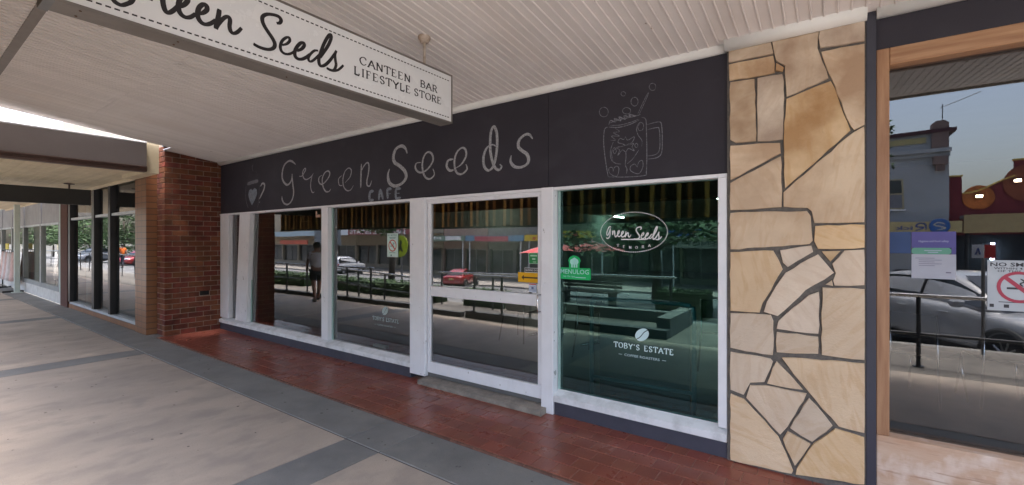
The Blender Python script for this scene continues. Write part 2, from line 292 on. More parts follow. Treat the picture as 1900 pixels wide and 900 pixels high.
CHALK_LEFT=[(0.0528,[(-7.854,2.496),(-7.664,2.513),(-7.472,2.522)]),(0.0264,[(-7.407,2.425),(-7.347,2.468),(-7.277,2.451),(-7.288,2.382),(-7.371,2.294),(-7.443,2.227)]),(0.0288,[(-7.436,2.186),(-7.436,2.168)]),(0.0072,[(-7.893,2.472),(-7.905,2.326),(-7.88,2.202),(-7.815,2.102)]),(0.0066,[(-7.443,2.451),(-7.462,2.205),(-7.504,2.089)]),(0.0072,[(-7.651,2.802),(-7.681,2.757),(-7.651,2.694)]),(0.0065,[(-7.764,2.705),(-7.795,2.586)]),(0.006,[(-7.545,2.685),(-7.504,2.61)]),(0.0264,[(-6.361,2.672),(-6.446,2.723),(-6.549,2.742),(-6.675,2.694),(-6.734,2.589),(-6.728,2.488),(-6.653,2.416),(-6.569,2.393),(-6.477,2.446),(-6.45,2.542)]),(0.022,[(-6.462,2.543),(-6.436,2.389),(-6.415,2.258),(-6.466,2.152),(-6.569,2.101),(-6.675,2.119),(-6.734,2.178),(-6.743,2.234)]),(0.0154,[(-6.265,2.494),(-6.187,2.492),(-6.094,2.569),(-6.119,2.592),(-6.172,2.539),(-6.148,2.463),(-6.072,2.43),(-5.958,2.457),(-5.893,2.504)]),(0.012,[(-5.921,2.485),(-5.958,2.395),(-5.962,2.302),(-5.921,2.237),(-5.866,2.242)]),(0.017,[(-5.685,2.46),(-5.757,2.43),(-5.757,2.369),(-5.685,2.332),(-5.58,2.376),(-5.502,2.449),(-5.528,2.501),(-5.615,2.487),(-5.677,2.404),(-5.659,2.301),(-5.597,2.232),(-5.52,2.224),(-5.473,2.258)]),(0.01,[(-5.227,2.416),(-5.301,2.373),(-5.284,2.294),(-5.211,2.284)]),(0.0126,[(-5.162,2.314),(-5.051,2.382),(-5.023,2.465),(-5.083,2.499),(-5.162,2.458),(-5.203,2.366),(-5.187,2.268),(-5.115,2.21),(-5.036,2.214),(-4.977,2.267)]),(0.018,[(-4.814,2.529),(-4.822,2.391),(-4.829,2.224)]),(0.0162,[(-4.822,2.428),(-4.762,2.496),(-4.696,2.531),(-4.664,2.491),(-4.674,2.396),(-4.703,2.307),(-4.696,2.247),(-4.645,2.239),(-4.609,2.3)])]
CHALK_RIGHT=[(0.033,[(-3.967,2.561),(-4.002,2.629),(-4.074,2.66),(-4.165,2.632),(-4.206,2.549),(-4.181,2.48),(-4.099,2.433),(-4.01,2.365),(-3.983,2.298),(-4.018,2.247),(-4.099,2.21),(-4.198,2.206),(-4.282,2.256),(-4.302,2.347),(-4.273,2.412)]),(0.018,[(-3.739,2.435),(-3.815,2.432),(-3.83,2.381),(-3.784,2.334),(-3.709,2.322),(-3.62,2.361),(-3.551,2.436),(-3.567,2.51),(-3.628,2.538),(-3.687,2.503),(-3.717,2.412),(-3.702,2.316),(-3.657,2.255),(-3.591,2.24),(-3.529,2.281),(-3.551,2.346)]),(0.022,[(-3.25,2.42),(-3.324,2.413),(-3.345,2.355),(-3.304,2.306),(-3.243,2.305)]),(0.018,[(-3.23,2.319),(-3.138,2.354),(-3.071,2.435),(-3.083,2.504),(-3.131,2.524),(-3.197,2.488),(-3.233,2.403),(-3.223,2.313),(-3.184,2.261),(-3.118,2.255),(-3.058,2.298),(-3.073,2.348)]),(0.0216,[(-2.672,2.478),(-2.73,2.508),(-2.801,2.48),(-2.839,2.4),(-2.831,2.305),(-2.783,2.258),(-2.73,2.277),(-2.693,2.347),(-2.669,2.473),(-2.672,2.611),(-2.707,2.685),(-2.742,2.64),(-2.754,2.539),(-2.748,2.427),(-2.718,2.322),(-2.683,2.267),(-2.64,2.25),(-2.612,2.279),(-2.635,2.304)]),(0.0234,[(-2.255,2.503),(-2.288,2.545),(-2.34,2.552),(-2.404,2.512),(-2.415,2.451),(-2.372,2.406),(-2.319,2.369),(-2.298,2.314),(-2.319,2.273),(-2.383,2.252),(-2.458,2.264),(-2.505,2.318),(-2.497,2.376)]),(0.0286,[(-4.57,2.169),(-4.634,2.162),(-4.656,2.111),(-4.638,2.06),(-4.57,2.062)]),(0.0264,[(-4.476,2.049),(-4.446,2.173),(-4.393,2.053)]),(0.0154,[(-4.458,2.094),(-4.411,2.097)]),(0.0264,[(-4.307,2.057),(-4.312,2.167),(-4.24,2.171)]),(0.0198,[(-4.309,2.115),(-4.255,2.118)]),(0.026,[(-4.074,2.166),(-4.156,2.161),(-4.156,2.058),(-4.074,2.061)]),(0.0198,[(-4.156,2.113),(-4.096,2.114)])]
CHALK_MUG=[(0.007,[(-1.507,2.502),(-1.539,2.487),(-1.548,2.384),(-1.532,2.23),(-1.507,2.087)]),(0.006,[(-1.507,2.087),(-1.345,2.073),(-1.2,2.073),(-1.186,2.103),(-1.182,2.256),(-1.186,2.436),(-1.191,2.516),(-1.223,2.537)]),(0.0063,[(-1.186,2.472),(-1.088,2.48),(-1.066,2.445),(-1.061,2.321),(-1.068,2.234),(-1.105,2.203),(-1.177,2.2)]),(0.0054,[(-1.177,2.433),(-1.105,2.438),(-1.085,2.422),(-1.079,2.306),(-1.09,2.247),(-1.123,2.227),(-1.177,2.224)]),(0.007,[(-1.502,2.501),(-1.413,2.486),(-1.316,2.497),(-1.241,2.521)]),(0.005,[(-1.492,2.514),(-1.403,2.503),(-1.307,2.513),(-1.251,2.527)]),(0.009,[(-1.502,2.518),(-1.487,2.553),(-1.442,2.534),(-1.452,2.564),(-1.398,2.537),(-1.413,2.572),(-1.359,2.543),(-1.369,2.574),(-1.316,2.552),(-1.326,2.578),(-1.274,2.557),(-1.232,2.561)]),(0.008,[(-1.492,2.533),(-1.413,2.548),(-1.345,2.552),(-1.26,2.556)]),(0.0045,[(-1.26,2.561),(-1.186,2.702),(-1.173,2.706),(-1.246,2.559)]),(0.0045,[(-1.112,2.749),(-1.117,2.74),(-1.125,2.735),(-1.136,2.734),(-1.146,2.738),(-1.155,2.746),(-1.161,2.757),(-1.163,2.768),(-1.16,2.779),(-1.154,2.787),(-1.144,2.79),(-1.133,2.789),(-1.123,2.783),(-1.115,2.774),(-1.112,2.762),(-1.112,2.752),(-1.115,2.742)]),(0.0045,[(-1.357,2.744),(-1.361,2.739),(-1.367,2.736),(-1.375,2.735),(-1.383,2.738),(-1.389,2.744),(-1.394,2.75),(-1.395,2.758),(-1.393,2.764),(-1.388,2.77),(-1.382,2.771),(-1.374,2.77),(-1.366,2.766),(-1.36,2.76),(-1.356,2.753),(-1.356,2.746),(-1.36,2.74)]),(0.0054,[(-1.253,2.657),(-1.26,2.646),(-1.269,2.639),(-1.281,2.637),(-1.292,2.642),(-1.302,2.651),(-1.309,2.664),(-1.311,2.679),(-1.308,2.693),(-1.3,2.702),(-1.29,2.707),(-1.278,2.706),(-1.266,2.7),(-1.258,2.688),(-1.253,2.674),(-1.253,2.66),(-1.258,2.648)]),(0.0045,[(-1.508,2.615),(-1.515,2.602),(-1.528,2.594),(-1.545,2.593),(-1.56,2.598),(-1.574,2.609),(-1.583,2.625),(-1.586,2.642),(-1.581,2.657),(-1.571,2.668),(-1.557,2.673),(-1.541,2.672),(-1.525,2.664),(-1.513,2.651),(-1.507,2.635),(-1.507,2.619),(-1.513,2.605)]),(0.0045,[(-1.314,2.597),(-1.321,2.589),(-1.332,2.584),(-1.346,2.584),(-1.359,2.588),(-1.372,2.596),(-1.38,2.606),(-1.382,2.617),(-1.378,2.626),(-1.369,2.633),(-1.356,2.637),(-1.343,2.635),(-1.33,2.629),(-1.319,2.62),(-1.314,2.61),(-1.314,2.599),(-1.319,2.591)]),(0.0054,[(-1.462,2.126),(-1.472,2.162),(-1.5,2.157),(-1.492,2.114),(-1.432,2.086),(-1.413,2.143),(-1.427,2.167),(-1.452,2.16),(-1.464,2.127)]),(0.0054,[(-1.26,2.142),(-1.279,2.171),(-1.314,2.156),(-1.312,2.119),(-1.248,2.091),(-1.214,2.142),(-1.218,2.192),(-1.246,2.184),(-1.26,2.142)]),(0.0054,[(-1.356,2.401),(-1.339,2.371),(-1.283,2.391),(-1.302,2.348),(-1.331,2.339),(-1.356,2.331),(-1.382,2.346),(-1.421,2.363),(-1.403,2.393),(-1.374,2.38),(-1.356,2.401)]),(0.0054,[(-1.356,2.331),(-1.316,2.331),(-1.288,2.339),(-1.302,2.311),(-1.283,2.277),(-1.331,2.302),(-1.355,2.278),(-1.384,2.296),(-1.423,2.256),(-1.408,2.299),(-1.437,2.321),(-1.384,2.326),(-1.356,2.331)]),(0.0063,[(-1.355,2.28),(-1.353,2.229),(-1.359,2.175),(-1.345,2.136),(-1.35,2.1)]),(0.006,[(-1.462,2.373),(-1.487,2.3),(-1.479,2.229),(-1.442,2.194),(-1.393,2.182)]),(0.0045,[(-1.232,2.488),(-1.255,2.469),(-1.244,2.436),(-1.216,2.438),(-1.209,2.478),(-1.237,2.498),(-1.265,2.457),(-1.252,2.4),(-1.221,2.351),(-1.223,2.304)]),(0.0045,[(-1.246,2.281),(-1.297,2.214),(-1.345,2.178)]),(0.0054,[(-1.437,2.313),(-1.462,2.298),(-1.452,2.273),(-1.435,2.293),(-1.454,2.323),(-1.477,2.285),(-1.465,2.218)]),(0.0045,[(-1.447,2.483),(-1.408,2.45),(-1.462,2.448),(-1.408,2.412),(-1.477,2.422),(-1.442,2.384),(-1.492,2.391)]),(0.005,[(-1.255,2.313),(-1.26,2.304),(-1.267,2.302),(-1.274,2.307),(-1.279,2.316),(-1.278,2.327),(-1.272,2.334),(-1.264,2.335),(-1.257,2.328),(-1.254,2.318),(-1.256,2.308)])]
CHALK_HEART=[(-7.676,2.382),(-7.602,2.415),(-7.528,2.386),(-7.516,2.314),(-7.589,2.223),(-7.689,2.139),(-7.777,2.234),(-7.815,2.321),(-7.777,2.391),(-7.714,2.411)]
STONES=[[(-0.582,2.941),(-0.34,2.939),(-0.315,2.813),(-0.582,2.817)],[(-0.582,2.798),(-0.316,2.796),(-0.307,2.685),(-0.407,2.683),(-0.579,2.689)],[(-0.293,2.74),(-0.254,2.702),(-0.26,2.682),(-0.296,2.695)],[(-0.323,2.938),(-0.072,2.934),(-0.061,2.9),(-0.071,2.789),(-0.013,2.587),(-0.234,2.512),(-0.243,2.717),(-0.293,2.759),(-0.308,2.841)],[(-0.044,2.933),(0.167,2.928),(0.167,2.775),(-0.049,2.788),(-0.058,2.851)],[(-0.044,2.758),(0.167,2.754),(0.167,2.263),(0.12,2.24),(0.107,2.262),(0.009,2.578)],[(-0.572,2.669),(-0.427,2.663),(-0.419,2.24),(-0.541,2.245),(-0.572,2.268)],[(-0.403,2.663),(-0.262,2.659),(-0.256,2.616),(-0.26,2.231),(-0.404,2.237)],[(-0.234,2.491),(0.001,2.56),(0.098,2.238),(-0.243,1.907),(-0.25,2.222)],[(-0.572,2.222),(-0.276,2.204),(-0.273,2.139),(-0.572,1.987)],[(-0.572,1.96),(-0.271,2.114),(-0.268,1.78),(-0.572,1.774)],[(0.116,2.217),(0.166,2.247),(0.167,1.67),(-0.081,1.671),(-0.095,1.746),(-0.12,1.77),(-0.25,1.782),(-0.25,1.875)],[(-0.572,1.748),(-0.125,1.744),(-0.107,1.713),(-0.096,1.555),(-0.111,1.536),(-0.572,1.497)],[(-0.076,1.647),(0.167,1.65),(0.167,1.514),(0.067,1.506),(-0.062,1.505),(-0.081,1.552)],[(-0.572,1.472),(-0.315,1.485),(-0.262,1.364),(-0.38,1.13),(-0.396,1.068),(-0.572,1.064)],[(-0.27,1.489),(-0.101,1.52),(-0.094,1.484),(-0.23,1.384),(-0.253,1.409)],[(-0.065,1.464),(0.015,1.353),(-0.133,1.237),(-0.288,1.055),(-0.365,1.075),(-0.346,1.142),(-0.239,1.34)],[(-0.042,1.485),(0.05,1.489),(-0.0,1.426)],[(0.073,1.49),(0.167,1.497),(0.167,1.286),(0.023,1.276),(0.018,1.304),(0.031,1.349),(0.014,1.408)],[(-0.021,1.277),(0.008,1.302),(0.012,1.272)],[(-0.28,1.018),(-0.112,1.2),(-0.062,1.225),(-0.065,0.962),(-0.29,0.968)],[(-0.29,0.941),(-0.066,0.936),(-0.066,0.833),(-0.29,0.81)],[(-0.038,1.255),(0.167,1.256),(0.167,0.829),(-0.042,0.83)],[(-0.572,1.041),(-0.33,1.053),(-0.316,1.014),(-0.319,0.789),(-0.473,0.793),(-0.572,0.804)],[(-0.572,0.767),(-0.33,0.755),(-0.319,0.742),(-0.367,0.598),(-0.453,0.578),(-0.493,0.487),(-0.572,0.507)],[(-0.293,0.743),(-0.15,0.588),(-0.346,0.592)],[(-0.26,0.776),(0.167,0.803),(0.167,0.384),(0.045,0.394),(-0.112,0.581)],[(-0.45,0.553),(-0.359,0.57),(-0.128,0.562),(-0.234,0.326),(-0.273,0.266),(-0.472,0.469)],[(-0.112,0.534),(0.007,0.388),(-0.095,0.264),(-0.212,0.322)],[(-0.23,0.29),(-0.108,0.241),(-0.189,0.084),(-0.253,0.236)],[(-0.572,0.471),(-0.492,0.451),(-0.287,0.243),(-0.203,0.041),(-0.209,0.022),(-0.572,0.011)],[(0.027,0.37),(0.166,0.351),(0.166,0.072),(-0.183,0.026),(-0.177,0.059),(-0.084,0.249)]]
# ---------------------------------------------------------------- palette
beige = M('beige_concrete', (.47,.385,.305), .6, col2=(.38,.315,.255), scale=1.3, detail=10, stretch=(1.4,.7,1), bump=.35, bscale=160, bdist=.004, rnd=.05, lo=.36, hi=.6, spec=.4,
 specks=(((.27,.235,.20), .5, (1.3,.5,1), .48, .74, 1.2), ((.62,.52,.42), .5, (1,1,1), .58, .72, 190.), ((.19,.155,.125), .6, (1,1,1), .60, .72, 120.), ((.10,.09,.08), .75, (1,1,1), .735, .76, 16.), ((.28,.24,.205), .45, (1.,.7,1), .50, .66, 5.5)))
greyc = M('grey_concrete', (.235,.228,.212), .6, col2=(.17,.167,.158), scale=2.2, detail=10, bump=.35, bscale=160, bdist=.004, rnd=.07, lo=.33, hi=.66, spec=.4,
 specks=(((.30,.29,.27), .5, (1,1,1), .58, .72, 170.), ((.09,.088,.085), .6, (1,1,1), .60, .72, 110.), ((.06,.058,.055), .75, (1,1,1), .735, .76, 15.), ((.31,.29,.25), .35, (1,1,1), .55, .7, 2.7)))
outerc = M('dark_outer_paving', (.17,.152,.13), .75, col2=(.11,.10,.088), scale=1.6, detail=9, bump=.3, bscale=120, bdist=.004, rnd=.08)  # outer slabs by the kerb, darker than the rest of the footpath
joint = M('joint', (.10,.095,.09), .9)
qtile = M('red_quarry_tile', (.27,.08,.05), .27, col2=(.19,.052,.034), scale=3.5, detail=8, rnd=.1, hue=.006, spec=.5, bump=.05, bscale=30, lo=.3, hi=.62, specks=(((.14,.05,.035), .4, (1,1,1), .58, .75, 3.), ((.38,.16,.11), .45, (1,1,1), .62, .7, 60.)))
grout = M('tile_grout', (.33,.20,.155), .8, col2=(.22,.12,.09), scale=9)
nosing = M('worn_tile_nosing', (.20,.095,.065), .55, col2=(.12,.05,.035), scale=14, rnd=.15)
charcoal = M('charcoal_board_paint', (.034,.030,.040), .62, col2=(.029,.026,.034), scale=1.2, spec=.35, specks=(((.048,.044,.054), .6, (1,1,1.6), .54, .75, 2.4),))
whitep = M('white_frame_paint', (.86,.86,.88), .4, col2=(.80,.80,.82), scale=5, detail=8, bump=.08, bscale=40, specks=(((.30,.28,.26), .8, (1,1,.5), .705, .725, 22.), ((.70,.69,.67), .4, (3,3,.35), .60, .74, 6.)))
sillp = M('weathered_sill_paint', (.80,.80,.80), .5, col2=(.58,.58,.57), scale=7, detail=9, lo=.3, hi=.55)
plinthp = M('plinth_paint', (.062,.062,.085), .55, col2=(.05,.05,.068), scale=4)
ceilp = M('ceiling_paint', (.78,.73,.70), .5, col2=(.74,.69,.655), scale=2.5, rnd=.045, spec=.4, specks=(((.30,.22,.16), .8, (1,.5,1), .735, .75, 8.), ((.62,.53,.46), .35, (1.5,.4,1), .56, .74, 1.2)))
cornp = M('cornice_paint', (.80,.79,.75), .45, col2=(.74,.73,.68), scale=5)
brickm = M('face_brick', (.20,.062,.034), .85, col2=(.11,.038,.024), scale=8, detail=8, rnd=.28, hue=.015, bump=.4, bscale=70, spec=.25)
mortar = M('brick_mortar', (.36,.28,.215), .95, col2=(.24,.18,.14), scale=10)
stonem = banded('sandstone', (.72,.565,.40), (.67,.50,.335), (.42,.275,.17))
smort = M('stone_mortar', (.17,.15,.13), .9, col2=(.11,.10,.09), scale=30, bump=.3)
timber = M('oiled_timber', (.42,.23,.12), .45, col2=(.28,.135,.065), scale=3, detail=8, stretch=(9,9,.7), spec=.5, bump=.05)
timberh = M('oiled_timber_rail', (.44,.25,.13), .45, col2=(.30,.145,.07), scale=3, detail=8, stretch=(.7,9,12), spec=.5, bump=.05)
timberw = M('weathered_timber', (.50,.31,.195), .65, col2=(.58,.42,.30), scale=3, detail=9, stretch=(1.2,9,5), bump=.15, specks=(((.74,.62,.52), .75, (1.6,1,1.2), .52, .68, 5.), ((.30,.16,.09), .6, (.5,1,6), .60, .7, 7.)))
darkpost = M('dark_post_paint', (.045,.045,.062), .5)
signwhite = M('sign_acrylic', (.80,.81,.81), .25, col2=(.74,.75,.75), scale=2)
vinyl = M('black_vinyl', (.012,.01,.012), .35)
signmetal = M('sign_casing', (.21,.185,.165), .45, col2=(.14,.125,.11), scale=3, stretch=(1,.5,1), metal=.2)
greymetal = M('grey_metal', (.19,.19,.19), .45, metal=.5)
creamrod = M('cream_rod_paint', (.55,.47,.39), .5, col2=(.36,.27,.2), scale=20)
chalk = M('chalk', (.42,.42,.43), .95, col2=(.20,.198,.205), scale=75, detail=6, lo=.34, hi=.62)
chalkf = M('faint_chalk', (.21,.21,.235), .95, col2=(.075,.073,.082), scale=75, detail=6, lo=.34, hi=.62)
chalkb = M('bluish_chalk', (.24,.27,.31), .95, col2=(.10,.105,.12), scale=60, detail=6, lo=.3, hi=.6)
glassm = glass('window_glass', (.80,.83,.82), 2.5)
glasst = glass('teal_window_glass', (.42,.74,.70), 1.9, 0, (.58,1,.93))
glassd = glass('dark_window_glass', (.72,.75,.78), 2.1)
glassn = glass('street_window_glass', (.82,.86,.84), 2.7)
chrome = M('bright_steel', (.75,.75,.76), .18, metal=1.)
black = M('black_paint', (.012,.012,.013), .4)
# ---------------------------------------------------------------- ground
ZR0, YF, ZF = -.45, -10., -2.0
def road_z(y): return ZR0 if y > YF else max(ZF, ZR0+.096*(y-YF))
mb = MB(); ys = [-5.62, -10, -14, -18, -22, -26.2]
for i in range(len(ys)-1):
    mb.add([(-400, ys[i], road_z(ys[i])), (300, ys[i], road_z(ys[i])), (300, ys[i+1], road_z(ys[i+1])), (-400, ys[i+1], road_z(ys[i+1]))], [(0,3,2,1)])
asph = M('asphalt', (.15,.15,.15), .8, col2=(.11,.11,.112), scale=.6, detail=9, bump=.3, bscale=40)
kind(mb.build('road', asph), 'structure')
terr = M('far_ground', (.11,.105,.09), .9, scale=.05)
kind(MB().add([(-900,-900,-2.3),(900,-900,-2.3),(900,600,-2.3),(-900,600,-2.3)], [(0,1,2,3)]).build('ground', terr), 'structure')
fp = M('far_pavement', (.30,.27,.235), .8, col2=(.22,.2,.18), scale=.8)
kind(box('far_pavement', fp, None, -120, 60, -36, -26.2, -2.28, -1.86), 'structure')
foot = kind(box('footpath', joint, None, -60, 20, -5.35, -.946, -.42, -.006), 'structure')
kind(box('kerb', greyc, None, -60, 20, -5.62, -5.352, -.6, -.02, .03), 'structure')
band_x = [(-3.11+5.0*k, -2.71+5.0*k) for k in range(-7, 3)]
g = .004
slabs = []
box('paving_slab', greyc, foot, -9.3, -8.862, -.944, -.78, -.2, -.001)
for k in range(len(band_x)-1):
    a, b = band_x[k][1], band_x[k+1][0]
    for (x0, x1, y0, y1, m) in ((a, b, -3.4, -1.39, beige), (a, b, -1.385, -.95, greyc), (*band_x[k], -3.4, -1.39, greyc), (*band_x[k], -1.385, -.95, greyc), (band_x[k][0], b, -5.34, -3.405, outerc)):
        o = box('paving_slab', m, foot, x0+g, x1-g, y0+g, y1-g, -.05, 0, .004)
mb = MB()
for _ in range(150):       # old chewing-gum spots and tar drips trodden into the slabs
    gx, gy = random.uniform(-11, .5), random.uniform(-3.35, -1.0); r_ = random.uniform(.004, .014); n_ = 9; ph = random.uniform(0, 6)
    mb.add([(gx, gy, .0016)]+[(gx+r_*(1+.25*math.sin(3*a+ph))*math.cos(a), gy+r_*(.8+.25*math.cos(2*a+ph))*math.sin(a), .0006) for a in [q*2*math.pi/n_ for q in range(n_)]], [(0, 1+q, 1+(q+1) % n_) for q in range(n_)])
kind(mb.build('gum_spots', M('gum', (.10,.088,.076), .8, rnd=0), foot), 'stuff')
porch = kind(box('porch_floor', grout, None, -8.86, 3.2, -.93, .08, -.3, -.0035), 'structure')
T = .1525; tiles = []
for r in range(6):
    y0 = -.905+r*T
    n0 = -8.86-(T/2 if r % 2 else 0)
    for c in range(80):
        x0 = n0+c*T; x1 = x0+T
        if x1 <= -8.86 or x0 >= 3.2: continue
        tiles.append((max(x0, -8.86), min(x1, 3.2), y0, min(y0+T, .05)))
def dist(t): return (t[0]**2+(t[2]+3.51)**2)
vis = sorted([t for t in tiles if t[0] < .25], key=dist)[:300]; vs_ = set(vis); rest = [t for t in tiles if t not in vs_]
tm = {}
for (x0, x1, y0, y1) in vis:
    key = (round(x1-x0, 3), round(y1-y0, 3))
    if key not in tm:
        o = MB().box(0, key[0]-.0045, 0, key[1]-.0045, -.012, 0, .0025).build('floor_tile', qtile, porch, loc=(0,0,0)); tm[key] = o.data
    else:
        o = bpy.data.objects.new('floor_tile', tm[key]); COL.objects.link(o); o.parent = porch
    o.location = Vector((x0, y0, random.uniform(-.0008, .0008)))-porch.location
    o.rotation_euler = (R(random.uniform(-.22,.22)), R(random.uniform(-.22,.22)), 0)
mb = MB()
for (x0, x1, y0, y1) in rest: mb.box(x0, x1-.0045, y0, y1-.0045, -.012, 0, .002)
kind(mb.build('floor_tiles', qtile, porch), 'stuff')
xx = -8.86
while xx < 3.1:
    l = .23; box('nosing_tile', nosing, porch, xx, xx+l-.004, -.945, -.909, -.03, .001+random.uniform(-.001,.001), .006); xx += l
# ---------------------------------------------------------------- cafe building
cafe = thing('cafe_building', 'charcoal cafe shopfront with white window frames and chalk lettering on its fascia', 'shop', (-4.7, 0, 0))
XL, XR = -8.85, -.6
ZH, ZT = 2.037, 2.93
box('fascia_board', charcoal, cafe, XL, -2.087, -.001, .03, ZH, ZT+.1)
box('fascia_board', charcoal, cafe, -2.083, XR, -.0005, .03, ZH, ZT+.1)
box('fascia_backing', black, cafe, XL, XR, .031, .2, ZH+.05, 3.6)
wallm = M('cafe_wall', (.05,.055,.055), .9); 
box('wall', M('render_wall', (.4,.37,.33), .9), cafe, XL-.4, 4.2, .21, .45, 3.05, 7.6)  # upper wall, out of view; made this tall to shade the footpath from sun
# plinth and sills
for (a, b) in ((XL, -3.893), (-2.018, XR)):
    box('plinth', plinthp, cafe, a, b, -.012, .1, 0, .118)
    p = [(-.03, .12), (-.03, .172), (.06, .212), (.1, .212), (.1, .12)]
    fixn(MB().prism(p, a, b, 'yz').build('sill', sillp, cafe))
# posts and mullions
def post(x0, x1, z0, z1, y0=-.02, y1=.1): return box('window_post', whitep, cafe, x0, x1, y0, y1, z0, z1, .003)
post(XL, -8.53, .214, ZH-.03, -.01)
fixn(MB().prism([(-8.26,.214),(-7.86,.214),(-7.74,ZH-.03),(-8.10,ZH-.03)], -.012, .1, 'xz').build('window_post', whitep, cafe))
post(-5.684, -5.535, .214, ZH-.03, -.015)
post(-3.89, -3.65, .06, ZH-.001, -.035)
post(-2.145, -2.02, .0, ZH-.001, -.034)
post(-.66, XR, .214, ZH-.03)
for (a, b) in ((XL, -3.892), (-2.018, XR)): box('head_trim', whitep, cafe, a, b, -.018, .1, ZH-.028, ZH-.001, .002)
box('head_trim', whitep, cafe, -3.648, -2.147, -.02, .1, ZH-.03, ZH-.001, .002)
# dark lining panel behind the narrow side light, glass in every opening
box('lining_panel', M('lining_paint', (.15,.14,.18), .6), cafe, XL+.02, -7.8, .14, .16, .2, ZH-.02)
for (a, b, m) in ((XL+.02, -8.06, glassm), (-8.0, -5.62, glassm), (-5.6, -3.8, glassm), (-2.06, -.62, glasst)):
    MB().add([(a,.06,.2),(b,.06,.2),(b,.06,ZH-.01),(a,.06,ZH-.01)], [(0,1,2,3)]).build('window_pane', m, cafe)
# pale green polished edge strips beside each pane
edge = M('glass_edge_putty', (.36,.52,.48), .4)
for x in (-7.835, -5.53, -2.013):
    box('glazing_bead', edge, cafe, x, x+.022, .045, .058, .215, ZH-.03)
# sliding door
dz = .0054
door = MB(); dx0, dx1 = -3.64, -2.155
dn = thing('door', 'x', 'x', (0,0,0)); bpy.data.objects.remove(dn)
dfr = box('sliding_door', whitep, cafe, dx0+.05, dx1-.05, 0, .04, .95, 1.058, .003); dfr['label'] = 'white aluminium sliding door with a broad middle rail'
for (z0, z1) in ((.105, .225), (1.965, 2.006)): sub(box('door_rail', whitep, None, dx0, dx1, -.004, .036, z0, z1, .003), dfr)
sub(box('door_stile', whitep, None, dx0, dx0+.045, -.002, .038, .226, 1.964, .003), dfr)
sub(box('door_stile', whitep, None, dx1-.045, dx1, -.002, .038, .226, 1.964, .003), dfr)
for (z0, z1) in ((.226, .949), (1.059, 1.964)):
    sub(MB().add([(dx0+.046, .02+(z0-1)*dz, z0), (dx1-.046, .02+(z0-1)*dz, z0), (dx1-.046, .02+(z1-1)*dz, z1), (dx0+.046, .02+(z1-1)*dz, z1)], [(0,1,2,3)]).build('door_pane', glassm, None), dfr)
sub(MB().tube([(-2.172,-.002,1.06),(-2.172,-.045,1.06),(-2.172,-.05,1.0),(-2.172,-.05,.95),(-2.172,-.045,.905),(-2.172,-.002,.905)], .008).build('door_handle', chrome, None, True), dfr)
box('door_track', greymetal, cafe, dx0, dx1, .01, .06, .062, .1)
fixn(MB().prism([(-.13,0),(-.13,.045),(.1,.06),(.1,0)], -3.66, -2.09, 'yz').build('threshold', M('rough_threshold', (.33,.29,.24), .9, col2=(.2,.175,.15), scale=9, bump=.5), cafe))
# small catch on the head of the first mullion
MB().box(-5.80,-5.70,-.03,-.012,1.88,1.92,.004).box(-5.80,-5.775,-.03,-.014,1.92,1.97,.004).build('catch', M('catch_tan', (.45,.28,.2), .6), cafe)
# inside: long dim room
rm = M('room_wall', (.16,.19,.17), .9); fl = M('room_floor', (.06,.055,.05), .5, scale=2); rc = M('room_ceiling', (.28,.30,.27), .9)
box('room_floor', fl, cafe, XL, XR, .11, 19.8, -.05, .02)
box('room_ceiling', rc, cafe, XL, XR, .22, 19.8, 2.75, 2.85)
box('room_wall', rm, cafe, XL-.2, XL, .21, 20, -.05, 2.9)
box('room_wall', M('room_wall_green', (.11,.25,.15), .9), cafe, XR, XR+.2, .21, 20, -.05, 2.9)
box('room_wall', rm, cafe, XL, XR, 19.8, 20, -.05, 2.9)
box('room_beam', M('room_beam', (.05,.055,.05), .9), cafe, XL, XR, 5.2, 5.5, 2.35, 2.749)
# chalk work on the fascia
fch = lambda u, v, h: (u, -.0035-h, v)
def chalkset(name, strokes, m, sel=None, label=None, calli=.35, k=1.45):
    mb = MB(); L = 0
    for i, (w_, p) in enumerate(strokes):
        if sel and i not in sel: continue
        ribbon(mb, p, w_*k, fch, L, calli=calli, taper=.3); L += 6e-5
    o = mb.build(name, m, cafe)
    if label: o['label'] = label
    return o
chalkset('chalk_drawing', CHALK_LEFT, chalkf, set(range(3, 8)) | {0}, 'faint chalk takeaway cup')
chalkset('chalk_drawing', CHALK_LEFT, chalk, {1, 2}, 'chalk cup handle')
hb = MB(); cx = sum(p[0] for p in CHALK_HEART)/len(CHALK_HEART); cz = sum(p[1] for p in CHALK_HEART)/len(CHALK_HEART)
n = len(CHALK_HEART); hb.add([fch(cx, cz, 0)]+[fch(*p, 0) for p in CHALK_HEART], [(0, 1+i, 1+(i+1) % n) for i in range(n)]).build('chalk_drawing', chalkb, cafe)['label'] = 'filled chalk heart'
for k in ({8,9},{10,11},{12},{13,14},{15,16}): chalkset('chalk_letter', CHALK_LEFT, chalk, k)
for k in ({0},{1},{2,3},{4},{5}): chalkset('chalk_letter', CHALK_RIGHT, chalk, k)
for k in ({6},{7,8},{9,10},{11,12}): chalkset('chalk_letter', CHALK_RIGHT, chalkb, k, None, .1)
chalkset('chalk_drawing', CHALK_MUG, chalkf, None, 'chalk mug with flower, hearts, straw and bubbles', .1, 1.1)
